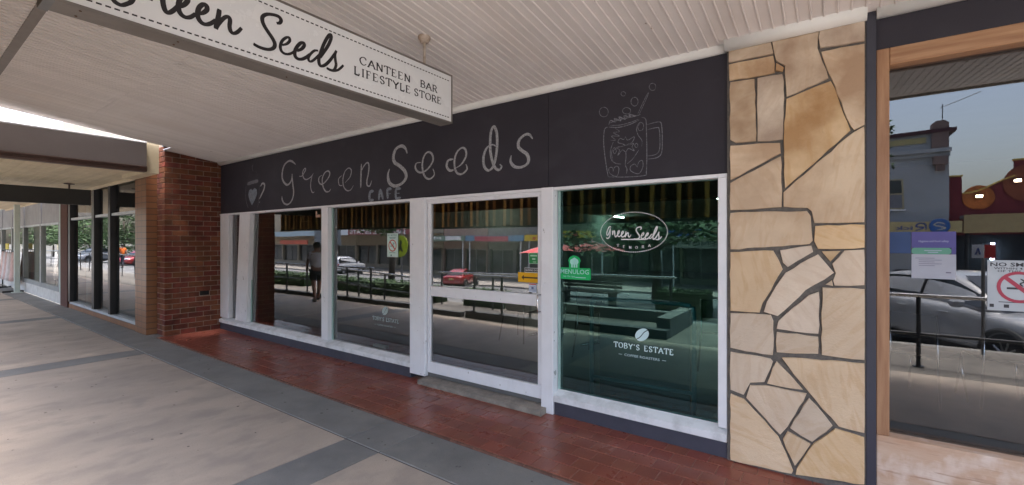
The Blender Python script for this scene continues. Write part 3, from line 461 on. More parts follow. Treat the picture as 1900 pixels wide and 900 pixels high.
# ---------------------------------------------------------------- things stuck on the glass
decw = M('white_decal', (.80,.82,.82), .5); dect = M('pale_blue_decal', (.62,.82,.84), .5)
gl = lambda u, v, h: (u, .055-h, v)
dec = thing('window_decal', 'white oval decal with brush script and dotted border on the right-hand window', 'decal', (-1.31,.055,1.46))
mb = MB(); us = [p[0] for s in SIGN_STROKES for p in s[1]]; vs2 = [p[1] for s in SIGN_STROKES for p in s[1]]
ua, ub = min(us), max(us); sc = .465/(ub-ua)
vm = 2.66
for i, (w_, p) in enumerate(SIGN_STROKES):
    ribbon(mb, [(-1.548+(u-ua)*sc, 1.625+(v-vm)*sc*1.15-(-1.31+.23-(-1.548+(u-ua)*sc)-.23)*-.06) for u, v in p], w_*sc*1.15, gl, i*5e-5, taper=.6)
mb.build('decal_lettering', decw, dec)
mb = MB()
for i in range(96):
    a0, a1 = i*2*math.pi/96, (i+.62)*2*math.pi/96
    ribbon(mb, [(-1.32+.281*math.cos(a), 1.626+.163*math.sin(a)) for a in (a0, a1)], .0065, gl, 0, taper=1., sm=False)
mb.build('decal_border', decw, dec)
box('decal_rule', decw, dec, -1.418, -1.21, .0535, .055, 1.562, 1.571)
mb = MB()
for i, c in enumerate('TEMORA'):
    u = -1.455+i*.053; v = 1.512-.022*math.sin(math.pi*(i+.5)/6)
    mb = MB(); serif(mb, c, u, v, .018, .02, gl, .004); mb.build('decal_letter', decw, dec)
def coffee_decal(x0, x1, zb, big, label, m):
    t = thing('window_decal', label, 'decal', ((x0+x1)/2, .055, zb))
    k = (x1-x0)/.486; serif_word("TOBY'S ESTATE", x0, zb, x1-x0, .042*k, gl, .0085*k, m, t, .3)
    mb = MB(); textmesh(mb, 'COFFEE ROASTERS', x0+.09*k, zb-.063*k, .019*k, gl, .29*k)
    mb.box(x0+.04*k, x0+.07*k, .0545, .055, zb-.056*k, zb-.053*k).box(x0+.40*k, x0+.43*k, .0545, .055, zb-.056*k, zb-.053*k); mb.build('decal_lettering', m, t)
    cx, cz = (x0+x1)/2-.005*k, zb+.128*k
    def half(sgn):
        p = []; 
        for i in range(13):
            a = math.pi*i/12; p.append((math.cos(a)*.062*k, sgn*(math.sin(a)*.042*k)+sgn*.0032*k+.012*k*math.sin(2*(math.cos(a))*1.4)*(abs(math.sin(a))<.2 and 1 or 0)))
        for i in range(1, 10):
            u = -1+2*i/10; p.append((u*.058*k, sgn*.0032*k+.007*k*math.sin(u*2.6)))
        ca, sa = math.cos(R(38)), math.sin(R(38))
        return [(cx+u*ca-v*sa, cz+u*sa+v*ca) for u, v in p]
    for sg in (1, -1):
        pl = half(sg); fixn(MB().add([gl(*q, 0) for q in pl], [tuple(range(len(pl)))]).build('decal_bean', m, t))
coffee_decal(-1.48, -.994, .667, 1, 'pale blue coffee bean decal with serif capitals on the right-hand window', dect)
coffee_decal(-4.667, -4.183, .575, 0, 'faded coffee bean decal with serif capitals on the window left of the door', M('faded_decal', (.45,.55,.54), .6))
green = M('sticker_green', (.0,.48,.13), .4); mint = M('sticker_mint', (.42,.80,.72), .5)
st = thing('window_sticker', 'bright green sticker with a chef hat outline at the left edge of the right-hand window', 'sticker', (-1.85,.055,1.21))
def rrect(x0, x1, z0, z1, r, n=4):
    return [(cx_+r*math.cos(a), cz_+r*math.sin(a)) for cx_, cz_, a0 in ((x1-r, z1-r, 0), (x0+r, z1-r, 90), (x0+r, z0+r, 180), (x1-r, z0+r, 270)) for a in [R(a0+90*i/n) for i in range(n+1)]]
def plate(name, m, poly, parent, y, th=.0015): return fixn(MB().prism(poly, y-th, y, 'xz').build(name, m, parent))
plate('sticker_plate', green, rrect(-2.008, -1.693, 1.212, 1.316, .014), st, .055)
plate('sticker_hat', green, [(-1.905,1.3168),(-1.905,1.36),(-1.915,1.385),(-1.895,1.41),(-1.865,1.425),(-1.832,1.422),(-1.802,1.405),(-1.79,1.38),(-1.80,1.355),(-1.80,1.3168)], st, .055)
mb = MB(); textmesh(mb, 'MENULOG', -1.99, 1.262, .04, lambda u, v, h: (u, .0528-h, v), .28, .01); textmesh(mb, 'tap the app', -1.965, 1.232, .017, lambda u, v, h: (u, .0528-h, v), .12)
mb.box(-1.84,-1.74,.0522,.0528,1.228,1.235); mb.build('sticker_lettering', mint, st)
mb = MB(); hp = [(-1.885,1.345),(-1.895,1.365),(-1.89,1.388),(-1.868,1.398),(-1.85,1.408),(-1.832,1.398),(-1.815,1.388),(-1.81,1.365),(-1.822,1.345)]
mb.add([(u,.0525,v) for u, v in hp], [tuple(range(len(hp)))])
for x in (-1.882,-1.859,-1.836): mb.box(x, x+.016, .0522, .0525, 1.318, 1.346)
mb.build('chef_hat', mint, st)
ns = thing('window_notice', 'white no smoking notice on the window left of the door', 'notice', (-4.29,.055,1.36))
paper = M('notice_paper', (.62,.80,.74), .6); red = M('notice_red', (.55,.08,.05), .5); dgreen = M('notice_ink', (.08,.22,.19), .6)
box('notice_sheet', paper, ns, -4.389, -4.193, .0535, .055, 1.362, 1.647)
def ring(mb, cx, cz, r, w_, y, n=28, sx=1):
    for i in range(n):
        a, b = 2*math.pi*i/n, 2*math.pi*(i+1)/n
        mb.add([(cx+sx*(r+s)*math.cos(t), y, cz+(r+s)*math.sin(t)) for t, s in ((a,-w_/2),(b,-w_/2),(b,w_/2),(a,w_/2))], [(0,1,2,3)])
def nosmoke(parent, cx, cz, r, y, ink, m=None):
    mb = MB(); ring(mb, cx, cz, r, r*.2, y); mb.add([(cx+a*r*.74+b*r*.09, y-.0002, cz-a*r*.74+b*r*.09) for a, b in ((-1,-1),(1,-1),(1,1),(-1,1))], [(0,1,2,3)])
    mb.build('prohibition_ring', m or red, parent)
    mb = MB(); mb.box(cx-r*.6, cx+r*.5, y+.0002, y+.0004, cz-r*.16, cz-r*.02)
    ribbon(mb, [(cx+r*.45, cz+r*.05), (cx+r*.3, cz+r*.25), (cx+r*.5, cz+r*.4), (cx+r*.3, cz+r*.6)], r*.09, lambda u, v, h: (u, y+.0003, v))
    ribbon(mb, [(cx+r*.2, cz+r*.05), (cx+r*.05, cz+r*.25), (cx+r*.25, cz+r*.4), (cx+r*.05, cz+r*.6)], r*.09, lambda u, v, h: (u, y+.0003, v))
    mb.build('cigarette_symbol', ink, parent)
nosmoke(ns, -4.291, 1.50, .066, .0525, dgreen)
mb = MB(); textmesh(mb, 'NO SMOKING', -4.378, 1.618, .016, lambda u, v, h: (u, .0528, v), .165, .01); mb.build('notice_heading', dgreen, ns); mb = MB()
for k, wd in ((0,.12),(1,.10)): mb.box(-4.29-wd/2, -4.29+wd/2, .0524, .0528, 1.597-k*.012, 1.602-k*.012)
mb.build('notice_small_print', dgreen, ns); mb = MB()
mb.box(-4.35,-4.24,.0524,.0528,1.412,1.417).box(-4.325,-4.305,.0524,.0528,1.372,1.392); mb.build('notice_lettering', dgreen, ns)
dy = .018
sd = thing('door_sticker', 'small black SLIDING DOOR sticker above the yellow arrow', 'sticker', (-2.263,dy,1.258))
box('sticker_border', decw, sd, -2.356, -2.171, dy-.003, dy-.0015, 1.2575, 1.302); box('sticker_panel', black, sd, -2.351, -2.176, dy-.0042, dy-.0031, 1.262, 1.298)
mb = MB(); textmesh(mb, 'SLIDING DOOR', -2.345, 1.272, .017, lambda u, v, h: (u, dy-.0047-h, v), .163, .015); mb.build('sticker_lettering', decw, sd)
ar = thing('door_sticker', 'yellow sticker with a black arrow pointing left on the sliding door', 'sticker', (-2.295,dy,1.165))
box('sticker_panel', M('sticker_yellow', (.80,.42,.0), .45), ar, -2.431, -2.196, dy-.003, dy-.0015, 1.165, 1.2565)
fixn(MB().prism([(-2.39,1.21),(-2.365,1.235),(-2.365,1.217),(-2.21,1.217),(-2.21,1.203),(-2.365,1.203),(-2.365,1.185)], dy-.0045, dy-.0035, 'xz').build('arrow', M('arrow_brown', (.05,.025,.01), .5), ar))
gs = thing('door_sticker', 'small green square sticker high on the sliding door', 'sticker', (-2.25,dy,1.342))
plate('sticker_border', M('sticker_pale', (.45,.65,.5), .5), rrect(-2.308,-2.196,1.342,1.444,.012), gs, dy-.001); plate('sticker_panel', M('sticker_leaf_green', (.02,.26,.07), .5), rrect(-2.304,-2.2,1.346,1.44,.01), gs, dy-.0032)
mb = MB(); mb.box(-2.29,-2.215,dy-.0056,dy-.005,1.41,1.425).box(-2.27,-2.235,dy-.0056,dy-.005,1.378,1.395).box(-2.262,-2.225,dy-.0056,dy-.005,1.355,1.362); mb.build('sticker_marks', M('sticker_marks', (.4,.62,.45), .5), gs)
ws = thing('door_sticker', 'small white notice with a red heading below the yellow arrow', 'sticker', (-2.266,dy,1.073))
box('sticker_panel', M('notice_bluewhite', (.55,.62,.74), .5), ws, -2.308, -2.224, dy-.003, dy-.0015, 1.075, 1.16); box('sticker_heading', red, ws, -2.304, -2.228, dy-.0042, dy-.0031, 1.145, 1.156)
mb = MB(); mb.box(-2.28,-2.255,dy-.0042,dy-.0031,1.105,1.125)
for k in range(3): mb.box(-2.298,-2.234,dy-.0042,dy-.0031,1.128+k*.005-.04*(k>0),1.130+k*.005-.04*(k>0))
mb.build('sticker_marks', M('ink_blue', (.12,.16,.3), .5), ws)
# ---------------------------------------------------------------- stone pillar
pil = thing('stone_pillar', 'crazy-paved sandstone pillar with dark mortar joints beside the cafe window', 'pillar', (-.21, 0, 0))
box('mortar_core', smort, pil, -.597, .177, -.026, .2, 0, 2.945)
for s in STONES:
    if area(s) < 0: s = s[::-1]
    # ragged rim: subdivide the outline and nudge it
    q = []
    for i in range(len(s)):
        a, b = Vector(s[i]), Vector(s[(i+1) % len(s)]); k = max(1, int((b-a).length/.05))
        for j in range(k):
            p = a.lerp(b, j/k); nn = Vector((-(b-a).y, (b-a).x)).normalized()
            edge_ = p.x < -.585 or p.x > .165 or p.y < .01
            q.append(tuple(p+nn*(0 if j == 0 or edge_ else random.uniform(-.0045, .0022))))
    grown = []
    for i in range(len(q)):
        a, b, c = Vector(q[i-1]), Vector(q[i]), Vector(q[(i+1) % len(q)]); e = (c-a)
        if e.length > 1e-6: e.normalize(); b = b+Vector((e.y, -e.x))*.0036
        grown.append(tuple(b))
    q = grown
    q = [(max(-.5955, min(.1755, u)), max(.0015, v)) for u, v in q]
    dd = random.uniform(-.004, .003)
    so = MB().prism(q, -.042+dd, -.02, 'xz', .0025, .004); ta, tb = random.uniform(-.012,.012), random.uniform(-.012,.012)
    mu_ = sum(p[0] for p in q)/len(q); mv_ = sum(p[1] for p in q)/len(q)
    so.v = [(x_, y_+(0 if y_ > -.021 else ta*(x_-mu_)+tb*(z_-mv_)), z_) for x_, y_, z_ in so.v]
    fixn(so.build('stone', stonem, pil))
# cornice mouldings belong to the verandah (below)
# ---------------------------------------------------------------- shop on the right
rs = thing('neighbouring_shopfront', 'timber-framed shop window with dark fascia right of the stone pillar', 'shop', (1.6, 0, 0))
box('corner_post', darkpost, rs, .179, .226, -.03, .2, 0, 2.98)
box('fascia_board', charcoal, rs, .227, 3.4, -.004, .2, 2.712, 3.1)
box('window_jamb', timber, rs, .227, .289, -.012, .12, .38, 2.711, .004)
box('window_head', timberh, rs, .2895, 3.4, -.010, .12, 2.608, 2.7115, .004)
box('window_sill', timberw, rs, .2272, 3.4, -.014, .12, .06, .3795, .004)
box('plinth', M('sill_base', (.2,.13,.09), .8), rs, .2272, 3.4, -.005, .12, 0, .0595)
MB().add([(.28,.08,.37),(3.4,.08,.37),(3.4,.08,2.62),(.28,.08,2.62)], [(0,1,2,3)]).build('window_pane', glassd, rs)
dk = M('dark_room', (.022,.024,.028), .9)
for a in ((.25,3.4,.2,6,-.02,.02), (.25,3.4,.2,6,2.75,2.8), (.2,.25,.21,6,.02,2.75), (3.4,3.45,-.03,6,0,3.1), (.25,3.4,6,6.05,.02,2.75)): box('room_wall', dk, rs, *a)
gr = lambda u, v, h: (u, .0775-h, v)
hp = thing('window_poster', 'purple and green hygiene certificate poster on the right shop window', 'poster', (.495,.078,1.33))
box('poster_sheet', M('poster_grey', (.36,.37,.42), .6), hp, .398, .591, .0762, .0775, 1.33, 1.4745)
box('poster_band', M('poster_purple', (.075,.065,.23), .6), hp, .398, .591, .0762, .0775, 1.5125, 1.607)
box('poster_band', M('poster_purple2', (.075,.065,.22), .6), hp, .572, .591, .0762, .0775, 1.475, 1.512)
plate('poster_band', M('poster_green', (.10,.28,.20), .6), rrect(.398,.571,1.475,1.512,.014), hp, .0775)
mb = MB(); textmesh(mb, 'Hygiene and food safety', .43, 1.546, .012, lambda u, v, h: (u, .0757, v), .13); mb.box(.455,.53,.0754,.0757,1.494,1.498).box(.47,.515,.0754,.0757,1.484,1.488)
mb.build('poster_lettering', M('poster_pale', (.36,.38,.5), .6), hp)
mb = MB()
for k in range(5): mb.box(.43 if k else .415, .50+.03*(k%2), .0757, .0761, 1.45-k*.011, 1.4525-k*.011)
mb.box(.548,.57,.0757,.0761,1.365,1.372); mb.build('poster_lettering', M('poster_ink', (.14,.13,.18), .6), hp)
bs = tag(box('blue_window_panel', M('window_blue', (.012,.04,.13), .5), None, .289, .395, .0762, .0775, 1.478, 1.608), 'dark blue sheet on the right shop window beside the purple poster', 'sticker')
nk = thing('window_notice', 'large white NO SMOKING notice with red ring at the right edge of the picture', 'notice', (.86,.078,1.167))
box('notice_sheet', M('notice_grey', (.42,.45,.47), .6), nk, .717, 1.0, .0762, .0775, 1.168, 1.446)
nosmoke(nk, .838, 1.300, .078, .0752, M('notice_black', (.03,.03,.035), .6), M('notice_red_dull', (.36,.03,.06), .5))
mb = MB(); fn_ = lambda u, v, h: (u, .0757, v)
nb_ = MATS['notice_black']
for (s_, a_) in (('NO SMOKING', (.728,1.413,.02,fn_,.262,.02)), ('WITHIN 4 METRES', (.742,1.396,.011,fn_,.20,.01)), ('OF THIS AREA', (.756,1.381,.011,fn_,.16,.01))): mb = MB(); textmesh(mb, s_, *a_); mb.build('notice_line', nb_, nk)
mb = MB()
mb.box(.725,.742,.0755,.0761,1.185,1.203).box(.78,.80,.0755,.0761,1.185,1.203).box(.76,.86,.0755,.0761,1.214,1.218); mb.build('notice_lettering', MATS['notice_black'], nk)
# ---------------------------------------------------------------- brick pier
pier = thing('brick_pier', 'red brick pier with a dark vent hole at the left end of the cafe', 'pier', (-9.05, -.42, 0))
PX, PY, PZ = -8.85, -.83, 3.16
box('mortar_core', mortar, pier, -9.2, PX-.008, PY+.008, .2, 0, PZ)
H, Lb, J = .076, .215, .0105; course = H+J; hole = (.60, .70, -.335, -.17)
brickd = {}
def brick(x0, x1, y0, y1, z0, z1):
    key = (round(x1-x0, 3), round(y1-y0, 3), round(z1-z0, 3))
    if key not in brickd: o = MB().box(0, key[0], 0, key[1], 0, key[2], .004).build('brick', brickm, pier, loc=(0,0,0)); brickd[key] = o.data
    else: o = bpy.data.objects.new('brick', brickd[key]); COL.objects.link(o); o.parent = pier
    o.location = Vector((x0+random.uniform(-.0015,.0015), y0, z0))-pier.location
nrow = int(PZ/course)
for r in range(nrow):
    z0 = .004+r*course; z1 = z0+H
    # side face (x = PX) runs y from PY to 0.0 ; corner brick alternates header / stretcher
    y = PY; first = True
    while y < .05:
        l = (.103 if r % 2 else Lb) if first else Lb
        y1 = min(y+l, .06)
        if y1-y > .03 and not (z1 > hole[0]+.02 and z0 < hole[1]-.02 and y1 > hole[2] and y < hole[3]):
            depth = Lb if (first and r % 2) else .103
            brick(PX-depth, PX, y, y1, z0, z1)
        elif y1-y > .03:
            if hole[2]-y > .03: brick(PX-.103, PX, y, hole[2], z0, z1)
            if y1-hole[3] > .03: brick(PX-.103, PX, hole[3], y1, z0, z1)
        y += l+J; first = False
    # street end (y = PY)
    xs0 = PX-(Lb if r % 2 else .103)-J
    x = xs0
    while x > -9.2+.03:
        l = min(Lb, x+9.2); brick(x-l, x, PY, PY+.103, z0, z1); x -= l+J
MB().box(PX-.1, PX-.0065, hole[2]+.012, hole[3]-.012, hole[0]+.02, hole[1]-.005).build('vent', M('vent_black', (.01,.01,.01), .9), pier)
# ---------------------------------------------------------------- verandah over the footpath
ver = thing('verandah', 'pale board-lined verandah ceiling over the footpath', 'verandah', (-3.2, -1.9, 2.93))
Z0, SL = 2.94, .115
YE = -3.7
def cz(y): return Z0-SL*y
bd = {}
def board(x0, x1, y0, y1):
    key = (round(x1-x0, 4), round(y0, 3), round(y1, 3))
    if key not in bd:
        w_ = key[0]; q = [(0,.002),(.002,0),(w_-.0135,0),(w_-.0125,-.004),(w_-.0105,-.0068),(w_-.0065,-.008),(w_-.0025,-.0068),(w_-.0008,-.004),(w_-.0003,.002),(w_-.0003,.014),(0,.014)]
        vs = [(u, yy, cz(yy)+v) for yy in (y0, y1) for u, v in q]; n = len(q)
        fs = [tuple(range(n)), tuple(reversed(range(n, 2*n)))]+[(i, n+i, n+(i+1) % n, (i+1) % n) for i in range(n)]
        o = fixn(MB().add(vs, fs).build('ceiling_board', ceilp, ver, loc=(0,0,0))); bd[key] = o.data
    else: o = bpy.data.objects.new('ceiling_board', bd[key]); COL.objects.link(o); o.parent = ver
    o.location = Vector((x0, 0, random.uniform(-.0008,.0008)))-ver.location
PITCH = .0685; x = -8.45
while x < 3.3:
    if x < -4.45: board(x, x+PITCH, -1.948, .02); board(x, x+PITCH, YE, -1.952)
    else: board(x, x+PITCH, YE, .02)
    x += PITCH
for k in range(1, 7): board(-8.45-k*PITCH, -8.45-(k-1)*PITCH, -.845, .02)
def sloped(name, m, x0, x1, y0, y1, z0, z1, parent):
    vs = [(a, b, cz(b)+c) for c in (z0, z1) for a, b in ((x0,y0),(x1,y0),(x1,y1),(x0,y1))]
    return MB().add(vs, [(0,3,2,1),(4,5,6,7),(0,1,5,4),(1,2,6,5),(2,3,7,6),(3,0,4,7)]).build(name, m, parent)
sloped('roof_deck', M('roof_iron', (.3,.3,.3), .5, metal=.6), -8.47, 3.32, YE-.06, .2, .05, .12, ver)  # unseen roof over the boards, put in to stop light
sloped('roof_deck', MATS['roof_iron'], -8.87, -8.471, -.86, .2, .05, .12, ver)
sloped('edge_beam', M('edge_paint', (.42,.38,.34), .6), -8.47, 3.32, YE-.06, YE, -.03, .049, ver)
sloped('end_trim', ceilp, -8.475, -8.452, YE, .1, -.012, .049, ver)
sloped('cover_strip', M('strip_metal', (.26,.225,.20), .5, metal=.2), -8.44, -2.55, -2.86, -2.80, -.014, -.001, ver)
def moulding(x0, x1, y, z, r, ret=0):
    p = [(y, z-r), (y-.012, z-r)]+[(y-.012-(r-.012)*math.sin(a), z-r+ (r-.004)*(1-math.cos(a))) for a in [R(90*i/6) for i in range(1, 7)]]+[(y-r, z+.004), (y, z+.01)]
    o = fixn(MB().prism(p, x0, x1, 'yz').build('cornice', cornp, ver, True))
    for f in o.data.polygons: f.use_smooth = len(f.vertices) == 4
    return o
moulding(-8.84, -.602, -.002, 2.957, .06)
moulding(-.606, .181, -.044, 2.962, .072)
moulding(.228, 3.3, -.005, 2.958, .062)
box('cornice_backing', ceilp, ver, -8.84, -.61, -.075, -.048, 2.951, 2.962); box('cornice_backing', ceilp, ver, -.63, .2, -.13, -.105, 2.953, 2.966)
# gutter clip on the verandah edge, seen mirrored in the right window
mb = MB().box(.42,.50,YE-.09,YE-.061,3.30,3.335)
mb.build('gutter_clip', black, ver)
# ---------------------------------------------------------------- hanging light-box sign
sg = thing('hanging_sign', 'white light-box sign with black brush script hanging under the pale verandah', 'sign', (-2.465, -2.02, 2.467))
SX, SY0, SY1, SZ0, SZ1 = -2.4, -3.125, -.93, 2.467, 2.843
sgt = .13
mb = MB(); mb.box(SX-sgt, SX, SY0, SY1, SZ0, SZ0+.012).box(SX-sgt, SX, SY0, SY1, SZ1-.012, SZ1).box(SX-sgt, SX, SY1-.012, SY1, SZ0+.012, SZ1-.012).box(SX-sgt, SX, SY0, SY0+.012, SZ0+.012, SZ1-.012)
mb.build('sign_casing', signmetal, sg)
box('sign_face', signwhite, sg, SX-.012, SX-.003, SY0+.0125, SY1-.0125, SZ0+.0125, SZ1-.0125)
box('sign_face', signwhite, sg, SX-sgt+.003, SX-sgt+.012, SY0+.0125, SY1-.0125, SZ0+.0125, SZ1-.0125)
fs_ = lambda u, v, h: (SX-.0026+h, u, v)
for ids in ((0,1),(2,3),(4,),(5,),(6,7),(8,),(9,),(10,),(11,12),(13,14)):
    mb = MB()
    for i in ids: ribbon(mb, SIGN_STROKES[i][1], SIGN_STROKES[i][0]*1.12, fs_, i*7e-5, calli=.25, taper=.8)
    mb.build('brush_letter', vinyl, sg)
for (s_, u_, v_, w_) in (('CANTEEN',-1.772,2.663,.412), ('BAR',-1.262,2.663,.165), ('LIFESTYLE',-1.812,2.587,.455), ('STORE',-1.322,2.587,.27)): serif_word(s_, u_, v_, w_, .048, fs_, .0105, vinyl, sg, .26)
for z in (2.508, 2.79):
    y = SY0+.03; dd_ = None
    while y < SY1-.04:
        if dd_ is None: o = MB().add([(SX-.0024, 0, z-.0035), (SX-.0024, .018, z-.0035), (SX-.0024, .018, z+.0035), (SX-.0024, 0, z+.0035)], [(0,1,2,3)]).build('border_stitch', vinyl, sg, loc=(0,0,0)); dd_ = o.data
        else: o = bpy.data.objects.new('border_stitch', dd_); COL.objects.link(o); o.parent = sg
        o.location = Vector((0, y, 0))-sg.location; y += .0285
for yy in (-1.165, -2.9):
    zc = cz(yy)
    pr = MB().tube([(-2.465, yy, SZ1), (-2.465, yy, zc)], .0105, 10).build('hanger_rod', creamrod, sg, True)
    sub(MB().lathe([(.014,-.052),(.03,-.05),(.036,-.03),(.046,-.022),(.048,-.006),(.044,0)], -2.465, yy, zc+.004, 20).build('ceiling_collar', creamrod, None, True), pr)
MB().box(SX-sgt-.004, SX+.004, SY0-.03, SY0-.001, SZ0-.004, SZ0+.05).box(SX-.02, SX+.002, SY0-.028, SY0-.001, SZ0+.05, SZ1).build('end_bracket', greymetal, sg)
mb = MB()
for (yy, xo) in ((-3.05,-.03),(-3.05,-.1),(-2.72,-.04),(-2.72,-.09),(-2.2,-.07)): mb.lathe([(.0045,0),(.0045,.003),(.003,.004)], SX+xo, yy, SZ0-.0035, 8)
mb.build('casing_rivet', M('rust', (.12,.07,.045), .8), sg)
# ---------------------------------------------------------------- glazed shop left of the brick pier
def tilegrid(name, c1, c2, cm, w_, h_, rough=.35):
    m = bpy.data.materials.new(name); m.use_nodes = True; MATS[name] = m
    n = m.node_tree; b = n.nodes['Principled BSDF']; L = n.links.new; b.inputs['Roughness'].default_value = rough
    geo = n.nodes.new('ShaderNodeNewGeometry'); sx = n.nodes.new('ShaderNodeSeparateXYZ'); L(geo.outputs['Position'], sx.inputs[0])
    ad = n.nodes.new('ShaderNodeMath'); L(sx.outputs[0], ad.inputs[0]); L(sx.outputs[1], ad.inputs[1])
    cb = n.nodes.new('ShaderNodeCombineXYZ'); L(ad.outputs[0], cb.inputs[0]); L(sx.outputs[2], cb.inputs[1])
    br = n.nodes.new('ShaderNodeTexBrick'); br.offset = 0; L(cb.outputs[0], br.inputs['Vector']); br.inputs['Scale'].default_value = 1
    br.inputs['Brick Width'].default_value = w_; br.inputs['Row Height'].default_value = h_; br.inputs['Mortar Size'].default_value = .006
    br.inputs['Color1'].default_value = (*c1,1); br.inputs['Color2'].default_value = (*c2,1); br.inputs['Mortar'].default_value = (*cm,1); L(br.outputs[0], b.inputs['Base Color'])
    return m
otile = tilegrid('orange_wall_tile', (.28,.125,.055), (.23,.10,.045), (.09,.05,.035), .2, .1)
mull = M('black_mullion', (.014,.012,.013), .35)
alu = M('pale_aluminium', (.55,.58,.6), .4, metal=.3)
n1 = thing('glazed_shopfront', 'shopfront with orange tiled pillar and tall black-framed panes left of the brick pier', 'shop', (-12.1, -.7, 0))
FY = -.95
box('tiled_pillar', otile, n1, -9.76, -9.21, -.97, -.5, 0, 2.76)
box('tiled_plinth', otile, n1, -14.55, -9.761, FY-.005, FY+.2, 0, .1)
box('window_sill', alu, n1, -14.5, -9.762, FY+.0, FY+.15, .101, .15)
for (a, b) in ((-11.36,-11.22), (-12.52,-12.34), (-14.55,-14.36)): box('mullion', mull, n1, a, b, FY-.02, FY+.09, .151, 2.7)
for (a, b) in ((-11.219,-9.762), (-12.339,-11.361), (-14.359,-12.521)):
    box('transom', alu, n1, a, b, FY, FY+.1, 2.04, 2.09)
    for (z0, z1) in ((.15, 2.04), (2.09, 2.7)): MB().add([(a,FY+.05,z0),(b,FY+.05,z0),(b,FY+.05,z1),(a,FY+.05,z1)], [(0,1,2,3)]).build('window_pane', glassn, n1)
box('head_wall', M('head_wall_paint', (.3,.27,.22), .8), n1, -15.3, -9.21, FY+.02, FY+.3, 2.70, 7.6)  # raised out of view to block sun through the gap between verandahs
brownb = M('brown_brick', (.10,.04,.028), .9, scale=20)
box('brick_post', brownb, n1, -15.25, -14.56, FY-.03, FY+.3, 0, 2.7)
idim = M('shop_interior_dim', (.20,.20,.19), .9)
for a in ((-15.2,-9.22,FY+.3,6,-.04,.02), (-15.2,-9.22,FY+.3,6,2.9,2.95), (-15.25,-15.2,FY+.3,6,0,2.9), (-15.2,-9.22,6,6.05,0,2.9)): box('room_wall', idim, n1, *a)
# ---------------------------------------------------------------- its verandah
v2 = thing('verandah', 'lower verandah left of the brick pier with mauve end fascia and cream lining boards', 'verandah', (-15, -2.4, 2.75))
mauve = M('mauve_metal', (.30,.27,.268), .45, scale=1.5); cream = M('cream_lining', (.72,.60,.42), .6, col2=(.62,.51,.35), scale=3, rnd=.06); bt = M('brown_trim', (.085,.045,.035), .5)
box('end_fascia', mauve, v2, -8.62, -8.50, -4.0, -1.16, 2.70, 3.045)
box('fascia_capping', M('capping_highlight', (.8,.8,.82), .3), v2, -8.63, -8.487, -4.0, -1.16, 3.045, 3.068, .004)  # thin capping whose white colour holds the highlight of the top edge
fixn(MB().prism([(-8.50,2.61),(-8.47,2.63),(-8.485,2.665),(-8.47,2.685),(-8.50,2.699),(-8.62,2.699),(-8.62,2.61)], -4.0, -1.16, 'xz').build('end_trim', bt, v2))
box('cream_block', M('cream_block', (.68,.58,.40), .6), v2, -9.70, -8.55, -1.159, -.991, 2.605, 3.075)
box('front_fascia', mauve, v2, -23.5, -8.51, -4.02, -3.9, 2.64, 3.04)
box('roof_deck', MATS['roof_iron'], v2, -23.5, -8.63, -3.89, -.99, 2.98, 3.02)
y = -.99; bdata = None
while y > -3.9:
    if bdata is None:
        q = [(0,.004),(.004,0),(.088,0),(.092,.004),(.092,.012),(0,.012)]
        o = fixn(MB().prism(q, -23.5, -8.63, 'yz').build('lining_board', cream, v2, loc=(0,0,0))); bdata = o.data
    else: o = bpy.data.objects.new('lining_board', bdata); COL.objects.link(o); o.parent = v2
    o.location = Vector((0, y-.092, 2.66))-v2.location; y -= .097
box('edge_board', cream, v2, -23.5, -9.77, -.989, -.955, 2.61, 2.70)
s2 = thing('hanging_sign', 'plain dark box sign hanging under the cream-lined verandah', 'sign', (-11.92, -2.4, 2.26))
dks = M('dark_sign', (.035,.033,.03), .5); box('sign_casing', dks, s2, -11.97, -11.87, -3.7, -1.12, 2.26, 2.56, .006)
box('sign_edge', bt, s2, -11.972, -11.868, -1.119, -1.108, 2.257, 2.563)
for yy in (-1.41, -3.3):
    h = MB().tube([(-11.92,yy,2.56),(-11.92,yy,2.66)], .014, 8).build('hanger_rod', bt, s2); sub(MB().lathe([(.02,-.02),(.075,-.012),(.08,0)], -11.92, yy, 2.66, 14).build('ceiling_collar', bt, None), h)
# ---------------------------------------------------------------- grey clothes shop further left
n2 = thing('clothes_shop', 'grey-framed clothes shop with white plinth at the far left', 'shop', (-23, -.7, 0))
gfr = M('grey_frame', (.26,.27,.26), .5); wpl = M('white_plinth', (.62,.60,.56), .7, col2=(.5,.48,.44), scale=6); gpan = M('grey_panel', (.36,.36,.37), .6)
box('plinth', wpl, n2, -33, -15.26, FY, FY+.2, 0, .30, .01)
fx = [-15.5, -17.75, -20.3, -22.4, -24.6, -27, -30, -33]
for i, x in enumerate(fx): box('mullion', gfr, n2, x-.09, x+.09, FY-.01, FY+.1, .301, 2.0)
for i in range(len(fx)-1):
    a, b = fx[i+1]+.09, fx[i]-.09
    MB().add([(a,FY+.04,.32),(b,FY+.04,.32),(b,FY+.04,2.0),(a,FY+.04,2.0)], [(0,1,2,3)]).build('window_pane', glassn, n2)
    box('bottom_rail', gfr, n2, a, b, FY-.005, FY+.08, .302, .42); box('head_rail', alu, n2, a, b, FY-.01, FY+.1, 1.98, 2.03)
    k = 0; x = a
    while x < b-.02: box('cladding_strip', gpan, n2, x, min(x+.29, b), FY+.01, FY+.05, 2.031, 2.7, .006); x += .3
box('side_pane_frame', M('pale_green_frame', (.45,.55,.5), .5), n2, -15.42, -15.27, FY-.02, FY+.1, .301, 2.7)
